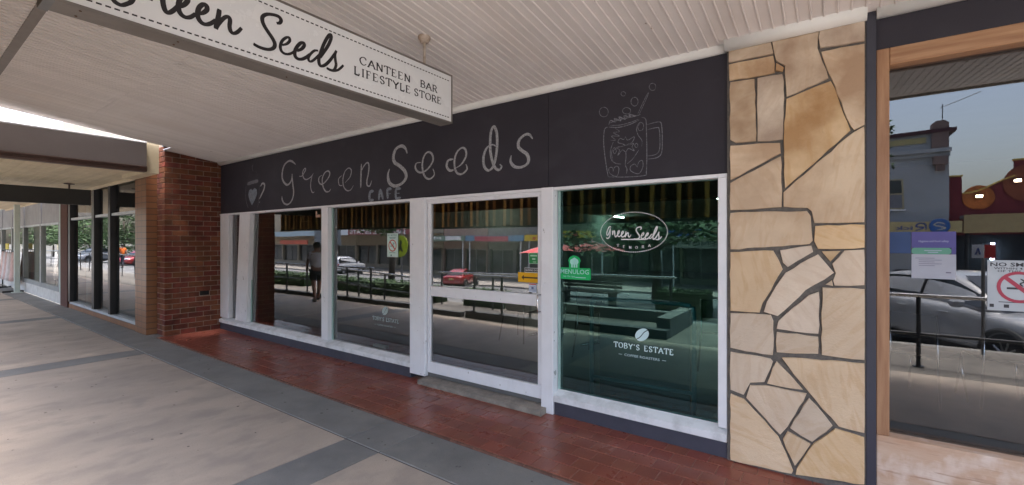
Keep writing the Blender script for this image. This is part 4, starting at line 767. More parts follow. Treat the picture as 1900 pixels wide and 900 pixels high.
for a in ((-33,-15.3,FY+.3,5,-.04,.02), (-33,-15.3,FY+.3,5,2.7,2.75), (-33,-15.3,5,5.05,0,2.7), (-33.1,-33,FY,5,0,2.7)): box('room_wall', M('bright_shop', (.45,.44,.42), .9), n2, *a)
vp = thing('verandah', 'white verandah ceiling beyond the cream-lined one', 'verandah', (-30,-2.4,2.72))
wv = M('white_lining', (.62,.63,.63), .6)
y = -.95
while y > -3.8: box('lining_board', wv, vp, -45, -23.55, y-.19, y, 2.72, 2.74, .004); y -= .195
box('roof_deck', MATS['roof_iron'], vp, -45, -23.55, -3.85, -.6, 2.95, 3.0); box('front_fascia', wv, vp, -45, -23.55, -3.97, -3.86, 2.6, 3.0)
pp = thing('verandah_post', 'slim pale green post in front of the clothes shop', 'post', (-20.05,-1.12,0))
gpp = M('pale_green_paint', (.55,.60,.53), .5); MB().box(-20.11,-19.99,-1.18,-1.06,.02,2.66,.006).build('shaft', gpp, pp); MB().box(-20.16,-19.94,-1.23,-1.01,0,.02,.004).build('base_plate', gpp, pp)
# clothes racks
pinkm = [M('cloth_%d' % i, c, .9, col2=tuple(q*.72 for q in c), scale=14, stretch=(3,3,.6)) for i, c in enumerate([(.62,.42,.37),(.66,.6,.58),(.35,.45,.6),(.05,.05,.06),(.5,.44,.40),(.22,.12,.14)])]
def garment(x, y, ztop, h, w_, m, label):
    t = thing('hanging_garment', label, 'garment', (x, y, ztop-h), group='garments on the racks')
    mb = MB(); n = 14; rings = []
    for j in range(7):
        f = j/6; z = ztop-.06-(h-.06)*f; rr = w_*(.35+.65*f**.7)
        rings.append([(x+rr*math.cos(a)*(1+.13*math.sin(a*5+x*9+j*.4)*f), y+rr*.45*math.sin(a)*(1+.2*math.sin(a*6+j)*f), z+.015*math.sin(a*7)*f) for a in [k*2*math.pi/n for k in range(n)]])
    vs = [q for r_ in rings for q in r_]; fs = [tuple(range(n))]+[(j*n+k, j*n+(k+1) % n, (j+1)*n+(k+1) % n, (j+1)*n+k) for j in range(6) for k in range(n)]+[tuple(reversed(range(6*n, 7*n)))]
    fixn(mb.add(vs, fs).build('cloth', m, t, True))
    MB().tube([(x-w_*.5,y,ztop-.09),(x,y,ztop-.05),(x+w_*.5,y,ztop-.09)], .008, 6).tube([(x,y,ztop-.05),(x,y,ztop+.012)], .005, 6).build('hanger', black, t)
def rack(x0, x1, y, z, label, outside=True):
    t = thing('clothes_rack', label, 'clothes rack', ((x0+x1)/2, y, 0), group='clothes racks')
    z0 = 0.02 if not outside else 0
    MB().tube([(x0,y,z),(x1,y,z)], .016, 8).build('top_bar', black, t)
    for x in (x0, x1):
        MB().tube([(x,y,z0+.04),(x,y,z)], .016, 8).build('upright', black, t); MB().box(x-.03,x+.03,y-.25,y+.25,z0,z0+.05,.008).build('foot', black, t)
    MB().tube([(x0,y,.1),(x1,y,.1)], .014, 8).build('bottom_bar', black, t)
    sgn = tag(box('sale_sign', M('sale_yellow', (.75,.58,.02), .5), None, (x0+x1)/2-.28, (x0+x1)/2+.28, y-.03, y-.015, z+.021, z+.20), 'yellow card standing on '+label, 'sign', 'yellow cards on the racks')
rack(-22.6, -20.3, -1.14, 1.28, 'the clothes rack on the pavement')
for i in range(6): garment(-22.4+i*.38, -1.14, 1.28, .95, .2, pinkm[[0,1,0,1,4,0][i]], ['pink frilled', 'white frilled', 'salmon', 'pale', 'beige', 'pale pink'][i]+' garment on the rack on the pavement, %s from the left' % ['first','second','third','fourth','fifth','last'][i])
rack(-19.7, -18.2, -.35, 1.28, 'the clothes rack inside the window behind the post')
for i in range(4): garment(-19.5+i*.36, -.35, 1.28, .9, .19, pinkm[[1,4,3,5][i]], ['white', 'beige', 'black', 'maroon'][i]+' garment on the rack in the window behind the post')
rack(-17.4, -15.9, -.35, 1.28, 'the clothes rack inside the window nearest the brick post')
for i in range(4): garment(-17.2+i*.36, -.35, 1.28, .9, .19, pinkm[[2,1,0,0][i]], ['grey', 'white', 'pink', 'salmon'][i]+' garment on the rack in the window nearest the brick post')
# ---------------------------------------------------------------- inside the cafe: lights, furniture
tubem = M('lit_tube', (.9,.9,.85), .4, emit=(.93,1.,.86), estr=15.)
lampb = M('lamp_batten', (.6,.6,.58), .5)
for (x, y, lb) in ((-2.4,8.9,'lit fluorescent tube nearest the green wall inside the cafe'), (-7.4,8.3,'lit fluorescent tube seen through the sliding door'), (-8.0,16.3,'lit fluorescent tube deepest in the cafe')):
    t = thing('ceiling_light', lb, 'light', (x, y, 2.66), group='fluorescent lights in the cafe')
    box('batten', lampb, t, x-.05, x+.05, y-.62, y+.62, 2.705, 2.75); MB().tube([(x,y-.58,2.68),(x,y+.58,2.68)], .019, 8).build('tube', tubem, t)
    for s in (-1, 1): box('lamp_holder', lampb, t, x-.02, x+.02, y+s*.6-.015, y+s*.6+.015, 2.655, 2.705)
ac = thing('air_conditioner', 'grey wall air conditioner inside the cafe, high on the green wall', 'air conditioner', (-.72,7.5,2.15))
box('casing', lampb, ac, -.82, -.6, 7.1, 8.0, 2.15, 2.5, .03); box('louvre', M('louvre_dark', (.1,.1,.1), .6), ac, -.826, -.8205, 7.15, 7.95, 2.18, 2.22)
seatm = M('dark_seat', (.02,.022,.024), .5)
def cafe_chair(x, y, rz, label, zb=.02):
    t = thing('cafe_chair', label, 'chair', (x, y, zb), rz, 'metal-legged chairs')
    def b(mb, n, m, s=False): mb.build(n, m, None, s, loc=(0,0,0)).parent = t
    b(MB().box(-.2,.2,-.2,.2,.43,.455,.015), 'seat', seatm); b(MB().box(-.19,.19,.185,.205,.62,.84,.01), 'backrest', seatm)
    for sx in (-1, 1):
        b(MB().tube([(sx*.23,-.24,0),(sx*.19,-.19,.425)], .011, 8), 'leg', chrome, True); b(MB().tube([(sx*.23,.27,0),(sx*.185,.2,.44),(sx*.18,.21,.84)], .011, 8), 'leg', chrome, True)
def cafe_table(x, y, label, zb=.02):
    t = thing('cafe_table', label, 'table', (x, y, zb), 0, 'pedestal cafe tables')
    def b(mb, n, m, s=False): mb.build(n, m, None, s, loc=(0,0,0)).parent = t
    b(MB().box(-.32,.32,-.32,.32,.72,.745,.01), 'table_top', seatm); b(MB().tube([(0,0,.05),(0,0,.72)], .028, 12), 'pedestal', chrome, True)
    for a in (45, 135, 225, 315): b(MB().tube([(0,0,.06),(.3*math.cos(R(a)),.3*math.sin(R(a)),.02)], [.03,.016], 8), 'foot', chrome, True)
cafe_table(-3.75, 2.72, 'metal pedestal table behind the sliding door'); cafe_chair(-3.95, 2.3, R(180), 'metal-legged chair behind the sliding door, nearer the left jamb'); cafe_chair(-3.1, 2.75, R(90), 'metal-legged chair between the tables behind the door')
cafe_table(-2.75, 2.6, 'metal pedestal table behind the green sticker'); cafe_chair(-2.55, 2.05, R(180), 'metal-legged chair under the green sticker')
cafe_chair(-1.15, 2.4, R(200), 'metal-legged chair at the right end of the right-hand window')
tf = thing('tubular_rail', 'teal tubular steel rail standing just inside the right-hand window', 'rail', (-1.47,.64,.02))
teal = M('teal_tube', (.05,.15,.18), .3, metal=.3)
fr_ = [(-1.95,.62,.02),(-1.95,.62,.88),(-1.93,.62,.95),(-1.86,.62,.985),(-1.1,.66,.985),(-1.02,.66,.955),(-.985,.66,.88),(-.985,.66,.02)]
MB().tube(smooth_pts([Vector(p) for p in fr_], 3), .022, 10).build('bent_tube', teal, tf, True)
MB().tube([(-1.95,.62,.2),(-.985,.66,.2)], .018, 8).build('cross_tube', teal, tf, True)
box('counter_panel', M('counter_dark', (.02,.03,.035), .5), None, -1.9, -1.03, .70, .72, .25, .95).parent = None
cp = bpy.data.objects['counter_panel']; tag(cp, 'dark panel behind the teal rail in the right-hand window', 'panel'); cp.location.z = .02
for v in cp.data.vertices: v.co.z = v.co.z+ (0 if v.co.z < .3 else .2)
box('doorway_block', M('chalk_block', (.42,.58,.52), .6), None, -4.75, -4.5, .12, .17, .212, .245)
tag(bpy.data.objects['doorway_block'], 'pale green bar lying on the sill behind the window left of the door', 'bar')
# right shop: a couple of chair silhouettes
for i, (x, y) in enumerate(((.75,2.4),(1.3,2.6),(1.7,2.2))): cafe_chair(x, y, R(150+i*40), 'metal-legged chair in the right shop window, %s' % ['nearest its timber jamb','in the middle','nearest the picture edge'][i])
# canvas blind along the verandah edge
blindm = stripes('striped_canvas', [(0,(.12,.08,.045)),(.30,(.60,.42,.2)),(.46,(.11,.075,.05)),(.7,(.42,.26,.12)),(.86,(.12,.085,.05))], .42, 0, .9, .5)
bl = thing('awning_blind', 'brown striped canvas blind hanging along the verandah edge, mirrored in the windows', 'blind', (-6.8,-3.63,1.88))
mb = MB(); nx = 60; x0, x1 = -14.0, -.9
vs = []; fs = []
for i in range(nx+1):
    x = x0+(x1-x0)*i/nx; yy = -3.63+.012*math.sin(i*1.7)
    for (z, dy_) in ((1.9,.0),(2.6,.01),(3.36,.0)): vs.append((x, yy+dy_*math.sin(i*.9), z))
for i in range(nx):
    for j in range(2): a = i*3+j; fs.append((a, a+3, a+4, a+1))
k = len(vs); vs += [(x_, y_+.006, z_) for x_, y_, z_ in vs]; fs += [tuple(q+k for q in reversed(f)) for f in fs]
mb.add(vs, fs); mb.build('canvas', blindm, bl)
MB().tube([(x0,-3.63,1.885),(x1,-3.63,1.885)], .022, 8).build('bottom_bar', black, bl)
hd = thing('pull_handle', 'small triangular wire handle hanging from the striped blind', 'handle', (-12.3,-3.45,2.1))
hx, hy = -12.3, -3.45
MB().tube([(hx-.2,hy,2.12),(hx+.2,hy,2.12),(hx,hy,2.5),(hx-.2,hy,2.12)], .016, 6).build('triangle', M('brass', (.45,.33,.14), .4, metal=.6), hd); MB().tube([(hx,hy,2.5),(hx,hy,cz(hy)-.003)], .01, 6).build('cord', M('cord', (.3,.25,.15), .9), hd)
# ---------------------------------------------------------------- street side: rails, ramp, hedge (seen mirrored)
railm = M('rail_paint', (.03,.032,.036), .35); railt = M('rail_top', (.55,.56,.57), .25, metal=.9)
def railing(label, pts, posts, h=.88, mid=.42, top=railt):
    """pts: ground line; posts: parameters along it"""
    P_ = [Vector(p) for p in pts]; t = thing('handrail', label, 'railing', tuple(P_[0]), group='street handrails')
    seg = [(P_[i+1]-P_[i]).length for i in range(len(P_)-1)]; tot = sum(seg)
    def at(s):
        for i, l in enumerate(seg):
            if s <= l+1e-6: return P_[i].lerp(P_[i+1], s/l)
            s -= l
        return P_[-1]
    up = Vector((0,0,1))
    MB().tube([p+up*h for p in P_], .022, 8).build('top_rail', top, t, False); MB().tube([p+up*mid for p in P_], .018, 8).build('mid_rail', railm, t, False)
    for f in posts:
        p = at(f*tot); MB().tube([p, p+up*(h-.02)], .024, 8).build('post', railm, t); 
        MB().lathe([(.06,0),(.06,.012),(.03,.014)], p.x, p.y, p.z, 10).build('base_plate', railm, t)
railing('long handrail along the pavement edge, mirrored left of the walking woman', [(-14.6,-3.42,.10),(-9.3,-3.5,.10)], [.03,.24,.45,.66,.8,.98], .78, .36)
railing('sloping handrail of the ramp, mirrored behind the no smoking notice', [(-12.4,-4.2,-.02),(-8.6,-4.2,-.16)], [.1,.4,.7,.97], .8, .38)
railing('handrail round the ramp landing, mirrored in the sliding door', [(-8.2,-4.75,-.05),(-5.9,-4.75,-.02),(-3.6,-4.9,.0),(-2.35,-5.05,.0)], [.02,.3,.6,.98], .86, .4)
railing('handrail on the dark upstand, mirrored in the lower door pane', [(-6.05,-3.6,.14),(-4.6,-3.6,.14)], [.02,.5,.97], .74, .34)
railing('handrail behind the viewpoint, mirrored in the right shop window', [(.3,-3.80,.0),(4.4,-3.80,.0)], [.145,.55,.95], .87, .40)
railing('pale handrail by the road, mirrored in the black-framed panes', [(-46,-4.6,0),(-17,-4.6,0)], [i/16 for i in range(17)], .95, .5)
ups = M('dark_upstand', (.075,.075,.078), .8, scale=3); upc = M('upstand_concrete', (.19,.185,.175), .8, col2=(.13,.13,.12), scale=3)
u1 = thing('ramp_kerb', 'low dark kerb carrying the long handrail', 'kerb', (-11.5,-3.46,0)); fixn(MB().add([(-14.8,-3.36,0),(-6.3,-3.48,0),(-6.3,-3.62,0),(-14.8,-3.5,0),(-14.8,-3.36,.1),(-6.3,-3.48,.1),(-6.3,-3.62,.1),(-14.8,-3.5,.1)], [(0,3,2,1),(4,5,6,7),(0,1,5,4),(1,2,6,5),(2,3,7,6),(3,0,4,7)]).build('upstand', ups, u1))
u2 = thing('ramp_kerb', 'raised concrete upstand turning a corner, mirrored in the right-hand window', 'kerb', (-4.2,-4,0))
box('upstand', ups, u2, -6.2, -2.1, -3.72, -3.52, 0, .14); box('upstand', upc, u2, -2.32, -2.1, -5.15, -3.721, 0, .30); box('upstand', upc, u2, -6.2, -2.321, -5.15, -4.95, 0, .2)
hleaf = M('hedge_leaf', (.045,.10,.022), .6, col2=(.02,.05,.012), scale=18, spec=.3)
def leaves(mb, n, fn, size):
    for _ in range(n):
        c = Vector(fn()); a = random.uniform(0, 6.28); b = random.uniform(-1, 1); s = size*random.uniform(.6, 1.3)
        u = Vector((math.cos(a), math.sin(a), b*.6)).normalized()*s; v = Vector((-math.sin(a)*.6, math.cos(a)*.6, random.uniform(-.8,.8))).normalized()*s*.55
        mb.add([c-u, c+v*.8, c+u, c-v*.8], [(0,1,2,3)])
def hedge(x0, x1, y0, y1, z0, z1, label):
    t = thing('hedge', label, 'hedge', ((x0+x1)/2,(y0+y1)/2,z0), group='low street hedges')
    box('core', M('hedge_core', (.018,.04,.01), .9), t, x0+.05, x1-.05, y0+.05, y1-.05, z0, z1-.05)
    mb = MB(); n = int((x1-x0)*(y1-y0+2*(z1-z0))*260)
    def f():
        r = random.random(); 
        if r < .5: return (random.uniform(x0,x1), random.uniform(y0,y1), z1+random.gauss(0,.015))
        return (random.uniform(x0,x1), (y1 if r < .8 else y0)+random.gauss(0,.02), random.uniform(z0,z1))
    leaves(mb, n, f, .04); kind(mb.build('foliage', hleaf, t), 'stuff')
hedge(-17.5, -14.7, -5.25, -4.75, -.0, .42, 'clipped green hedge mirrored beside the walking woman'); hedge(-13.6, -8.3, -5.3, -4.75, 0, .40, 'clipped green hedge mirrored under the silver four wheel drive'); hedge(-7.6, -6.3, -5.3, -4.95, 0, .42, 'short hedge mirrored under the red car'); hedge(-3.9, -2.5, -9.2, -8.4, -.45, .25, 'hedge mirrored low in the right-hand window'); hedge(-2.0, 0.2, -9.3, -8.4, -.45, .25, 'hedge mirrored at the right end of the right-hand window')
barkm = M('bark', (.10,.075,.055), .9, col2=(.05,.04,.03), scale=6, stretch=(4,4,1), bump=.5); leafm = M('tree_leaf', (.055,.115,.025), .55, col2=(.022,.055,.012), scale=2.5, rnd=.1, spec=.35)
def tree(x, y, z, h, rx, rz_, zc, label, n=2600, lsz=.11, tr=.17):
    t = thing('street_tree', label, 'tree', (x, y, z), group='street trees')
    tm_ = MB(); tm_.tube([(x,y,z),(x+.05,y,z+h*.25),(x-.03,y+.05,z+h*.5),(x,y,z+h*.75)], [tr,tr*.85,tr*.65,tr*.3], 10)
    cl = []
    for k in range(9):
        a = k*2.4; rr = rx*random.uniform(.35,.75); cl.append((Vector((x+rr*math.cos(a), y+rr*math.sin(a), zc+rz_*random.uniform(-.75,.7))), random.uniform(.4,.7)))
        b = Vector((x, y, z+h*random.uniform(.3,.6))); tm_.tube([b, b.lerp(cl[-1][0], .5)+Vector((0,0,.1)), cl[-1][0]], [tr*.4,tr*.25,.02], 6)
    tm_.build('trunk', barkm, t, True); cl.append((Vector((x,y,zc+rz_*.3)), .7))
    mb = MB()
    def f():
        c, s = random.choice(cl); q = Vector((random.gauss(0,1), random.gauss(0,1), random.gauss(0,1))); q = q.normalized()*random.uniform(.5,1)**.6
        return c+Vector((q.x*rx*s*.75, q.y*rx*s*.75, q.z*rz_*s*.8))
    leaves(mb, n, f, lsz); kind(mb.build('crown', leafm, t), 'stuff')
tree(-17.2, -10.6, -.45, 6, 2.3, 1.7, 3.3, 'street tree mirrored behind the no smoking notice', 3600)
tree(-4.7, -11.2, -.5, 5, 4.6, 1.1, 2.35, 'street tree mirrored in the middle of the right-hand window', 6500)
tree(-.2, -15.5, -1.0, 8, 2.2, 1.6, 5.0, 'street tree whose twigs reach into the right shop window', 2600, .13)
tree(-60, -13, -.75, 6, 4.4, 2.4, 2.9, 'round street tree mirrored in the pane beside the tiled pillar', 5200, .17)
tree(-78, -14, -.85, 6, 4.6, 2.5, 3.0, 'round street tree mirrored in the panes left of the black mullions', 5200, .17)
tree(-99, -14, -.85, 6, 4.6, 2.6, 3.0, 'round street tree mirrored in the clothes shop windows', 5200, .17)
# painted road lines
lnm = M('road_paint', (.72,.72,.70), .6, col2=(.5,.5,.48), scale=6)
rp = None
for i in range(14):
    x = -58+i*3.1
    o = MB().add([(x,-6.0,ZR0+.004),(x+.12,-6.0,ZR0+.004),(x-3.0+.12,-9.6,ZR0+.004),(x-3.0,-9.6,ZR0+.004)], [(0,1,2,3)]).build('bay_line', lnm, bpy.data.objects['road'])
# ---------------------------------------------------------------- vehicles
tyre = M('tyre', (.015,.015,.015), .8); rim = M('rim', (.45,.46,.47), .3, metal=.9); cglass = M('car_glass', (.012,.014,.016), .06, spec=.8); redl = M('tail_lamp', (.35,.01,.01), .25); headl = M('head_lamp', (.6,.62,.65), .12); plat = M('plate', (.6,.55,.2), .5); plw = M('plate_white', (.7,.7,.68), .5); trimb = M('car_trim', (.02,.02,.02), .5)
def loft(st, name, m, parent, sm=True):
    """st: list of rings (x, [(y,z)...]) mirrored over y"""
    rings = []
    for x, half in st: rings.append([(x, y, z) for y, z in half]+[(x, -y, z) for y, z in reversed(half)])
    n = len(rings[0]); vs = [q for r_ in rings for q in r_]; fs = [tuple(range(n)), tuple(reversed(range((len(rings)-1)*n, len(rings)*n)))]
    fs += [(i*n+k, i*n+(k+1) % n, (i+1)*n+(k+1) % n, (i+1)*n+k) for i in range(len(rings)-1) for k in range(n)]
    mb = MB().add(vs, fs); o = fixn(mb.build(name, m, None, False, loc=(0,0,0))); o.parent = parent
    if sm:
        for p in o.data.polygons: p.use_smooth = True
        md = o.modifiers.new('b', 'SUBSURF'); md.levels = 1; md.render_levels = 2
    return o
def car(label, paint, loc, rz, kind_='hatch', L=4.35, W=1.78, Hh=1.46, tilt=0, pl=None):
    t = thing('parked_car', label, 'car', loc, rz, 'cars parked along the street'); t.rotation_euler = (0, tilt, rz)
    hw = W/2; l = L/2
    def add(mb, n, m, s=False, par=None):
        o = mb.build(n, m, None, s, loc=(0,0,0)); o.parent = par or t; return o
    zb = .22 if kind_ != 'four' else .38
    belt = .92 if kind_ == 'hatch' else (.9 if kind_ == 'sedan' else 1.12)
    if kind_ == 'hatch': prof = [(-l,.45,.86,.84),(-l+.08,.32,.94,.93),(-l+.5,zb,.97,1),(-.6,zb,.96,1),(.35,zb,.95,1),(l-1.15,zb,.90,1),(l-.45,zb+.02,.80,.96),(l-.1,.3,.68,.84),(l,.36,.56,.70)]
    elif kind_ == 'sedan': prof = [(-l,.42,.84,.82),(-l+.08,.3,.94,.92),(-l+.6,zb,.97,1),(-.6,zb,.93,1),(.35,zb,.92,1),(l-1.2,zb,.88,1),(l-.45,zb,.78,.96),(l-.1,.3,.66,.84),(l,.38,.56,.72)]
    else: prof = [(-l,.55,1.1,.9),(-l+.06,.45,1.14,.96),(-l+.5,zb,1.15,1),(-.5,zb,1.14,1),(.5,zb,1.13,1),(l-1.1,zb,1.1,1),(l-.4,zb+.04,1.06,.97),(l-.08,.45,.98,.88),(l,.5,.86,.8)]
    st = [(x, [(hw*k*.86, z0), (hw*k*.98, z0+.12), (hw*k, (z0+z1)/2), (hw*k*.985, z1-.1), (hw*k*.92, z1), (hw*k*.45, z1+.025)]) for x, z0, z1, k in prof]
    body = loft(st, 'body', paint, t)
    if kind_ == 'hatch': cab = [(-l+.12,.93,.95,.74),(-l+.5,.95,1.30,.68),(-l+1.0,.95,Hh-.03,.66),(-.3,.94,Hh,.65),(.25,.93,Hh-.05,.65),(.75,.92,1.18,.70),(1.15,.90,.93,.76)]
    elif kind_ == 'sedan': cab = [(-l+.55,.93,.96,.72),(-l+1.05,.95,1.30,.64),(-.55,.94,Hh-.01,.62),(.1,.93,Hh,.62),(.45,.92,1.28,.66),(1.0,.88,.92,.74)]
    else: cab = [(-l+.04,1.12,1.16,.86),(-l+.12,1.14,Hh-.12,.78),(-l+.4,1.14,Hh-.01,.76),(0,1.14,Hh,.75),(.35,1.13,Hh-.05,.75),(.7,1.12,1.40,.78),(.98,1.08,1.12,.82)]
    st = [(x, [(hw*min(.97,k+.22), z0-.06), (hw*min(.95,k+.2), z0), (hw*(k+.05), z0+(z1-z0)*.72), (hw*(k-.04), z0+(z1-z0)*.96), (hw*(k-.25), z1)]) for x, z0, z1, k in cab]
    cabin = loft(st, 'cabin', paint, t)
    # glazing: side strips, windscreen and rear window as thin shells just proud of the cabin
    def side(i0, i1, s, lo=.12, hi=.8):
        top = []; bot = []
        for x, z0, z1, k in cab[i0:i1]:
            def yy(f): return hw*(min(.95,k+.2)*(1-f/.72)+(k+.05)*(f/.72)) if f < .72 else hw*(k+.05-.09*(f-.72)/.24)
            if z1-z0 < .1: bot.append((x+(.12 if x < 0 else -.1), s*(yy(.1)+.006), z0+.04)); continue
            bot.append((x, s*(yy(lo)+.008), z0+(z1-z0)*lo)); top.append((x, s*(yy(hi)+.010), z0+(z1-z0)*hi))
        p = bot+top[::-1]; o = fixn(MB().add(p, [tuple(range(len(p)))]).build('side_window', cglass, None, loc=(0,0,0))); o.parent = t
        bx = bot[len(bot)//2]; tx = min(top, key=lambda q: abs(q[0]-bx[0])); add(MB().tube([(bx[0], bx[1]+s*.004, bx[2]), (tx[0], tx[1]+s*.004, tx[2])], .022, 6), 'door_pillar', paint if kind_ == 'four' else trimb, par=None)
    for s in (1, -1): side(0 if kind_ != 'four' else 1, len(cab), s)
    def screen(a, b, name):
        (x0, z00, z01, k0), (x1, z10, z11, k1) = a, b; sg_ = 1 if x0 > x1 else -1
        zA = z01+.03; zB = z11-.06; off = .03*sg_
        p = [(x0+off-.05*sg_, hw*(k0-.02), zA), (x0+off-.05*sg_, -hw*(k0-.02), zA), (x1+off+.0*sg_, -hw*(k1-.12), zB+.02), (x1+off, hw*(k1-.12), zB+.02)]
        p = [(x, y, z+.028) for x, y, z in p]; o = fixn(MB().add(p, [(0,1,2,3)]).build(name, cglass, None, loc=(0,0,0))); o.parent = t
    screen(cab[-1], cab[-3], 'windscreen')
    if kind_ == 'four': add(MB().box(-l-.012,-l+.09,-hw*.66,hw*.66,1.22,Hh-.17,.02), 'rear_window', cglass)
    else: screen(cab[0], cab[2], 'rear_window')
    wr = .31 if kind_ != 'four' else .36
    for sx in (l-.85, -l+.8):
        for s in (1, -1):
            c = Vector((sx, s*(hw-.1), wr)); add(MB().box(0,0,0,0,0,0), 'wheel_well', trimb) if False else None
            prof_ = [(wr*.66,-.1),(wr*.97,-.1),(wr,-.06),(wr,.06),(wr*.97,.1),(wr*.66,.1)]
            mb = MB(); mb.lathe(prof_, 0,0,0, 24); mb.v = [(v[0]+c.x, v[2]+c.y, v[1]+c.z) for v in mb.v]; wh = add(mb, 'wheel', tyre)
            mb = MB(); mb.lathe([(wr*.1,-.02),(wr*.12,.0),(wr*.64,.03),(wr*.665,.03),(wr*.665,-.05)], 0,0,0, 20); 
            mb.v = [(v[0]+c.x, s*(v[2]+.055)+c.y, v[1]+c.z) for v in mb.v]; mb.f = mb.f[:-1]; add(mb, 'rim', trimb, par=wh)
            mb = MB()
            for k in range(10):
                a = k*math.pi/5; mb.tube([(c.x+.03*math.cos(a), c.y+s*.09, c.z+.03*math.sin(a)), (c.x+wr*.63*math.cos(a), c.y+s*.095, c.z+wr*.63*math.sin(a))], [.022,.016], 5)
            add(mb, 'rim_spokes', rim, par=wh)
            add(MB().tube([(c.x+wr*1.16*math.cos(a), s*(hw+.003), c.z+wr*1.16*math.sin(a)) for a in [R(8*k-5) for k in range(24)]], .035, 6), 'wheel_arch', trimb)
    for s in (1, -1):
        if kind_ != 'four': add(MB().box(-l-.005,-l+.12,s*hw*.52-.13*(1),s*hw*.52+.13,.70,.86,.03), 'tail_lamp', redl)
        else: add(MB().box(-l-.012,-l+.1,s*hw*.86-.07,s*hw*.86+.07,.85,1.14,.02), 'tail_lamp', redl)
        add(MB().box(l-.3,l-.06,s*hw*.62-.16,s*hw*.62+.16,.60,.74,.05), 'head_lamp', headl)
        add(MB().box(.62,.80,s*(hw+.10)-.09,s*(hw+.10)+.09,belt+.0,belt+.14,.045), 'mirror', paint)
        for dx in (-.55, .35): add(MB().box(dx-.1,dx+.1,s*(hw+.008)-.012,s*(hw+.008)+.012,.78,.81,.008), 'door_handle', paint)
    add(MB().box(-l-.03,-l+.15,-hw*.82,hw*.82,.36 if kind_ != 'four' else .5,.56 if kind_ != 'four' else .68,.05), 'rear_bumper', paint if kind_ != 'four' else paint)
    add(MB().box(l-.16,l+.02,-hw*.74,hw*.74,.30 if kind_ != 'four' else .5,.46 if kind_ != 'four' else .7,.05), 'front_bumper', trimb)
    add(MB().box(-l-.02,-l+.04,-.19,.19,.60 if kind_ == 'hatch' else .66,.72 if kind_ == 'hatch' else .77,.005) if kind_ != 'four' else MB().box(-l-.04,-l+.0,-.5,-.16,.86,.97,.005), 'number_plate', pl or plat)
    add(MB().box(-l+.5,l-.5,-hw*.8,hw*.8,.16,.3), 'underbody', trimb)
    if kind_ == 'four':
        mb = MB().lathe([(.05,-.12),(.30,-.12),(.34,-.08),(.34,.08),(.3,.1),(.05,.1)], 0,0,0, 24); mb.v = [(-l-.12-v[2]*.9, v[0]+.2, v[1]+1.0) for v in mb.v]; fixn(add(mb, 'spare_wheel_cover', paint, True))
        for s in (1,-1): add(MB().tube([(-l+.4,s*.55,Hh+.05),(.2,s*.55,Hh+.06)], .018, 6), 'roof_rail', trimb)
    return t
silverp = M('silver_paint', (.62,.63,.65), .3, metal=.25, coat=.8); whitecar = M('white_car_paint', (.33,.345,.37), .3, coat=.8); redp = M('red_car_paint', (.30,.012,.014), .25, coat=1.); beigep = M('beige_car_paint', (.45,.42,.36), .3, coat=.8)
car('white hatchback parked nose to the kerb, mirrored in the right shop window', whitecar, (2.15,-7.6,-.45), R(58), 'hatch', 4.4, 1.78, 1.46, 0, plw)
car('silver four wheel drive with a spare wheel cover, mirrored left of the no smoking notice', silverp, (-38.2,-22.4,-1.66), R(-108), 'four', 4.3, 1.8, 1.78, 0, plw)
car('red sedan seen from behind, mirrored in the sliding door', redp, (-24.0,-23.4,-1.76), R(-112), 'sedan', 4.5, 1.76, 1.42)
car('white sedan mirrored in the pane left of the black mullions', whitecar, (-59.5,-10.6,-.5), R(60), 'sedan', 4.5, 1.76, 1.42)
car('dark red sedan mirrored behind the worker in orange', redp, (-48.5,-11.4,-.58), R(60), 'sedan', 4.4, 1.76, 1.42, 0, plw)
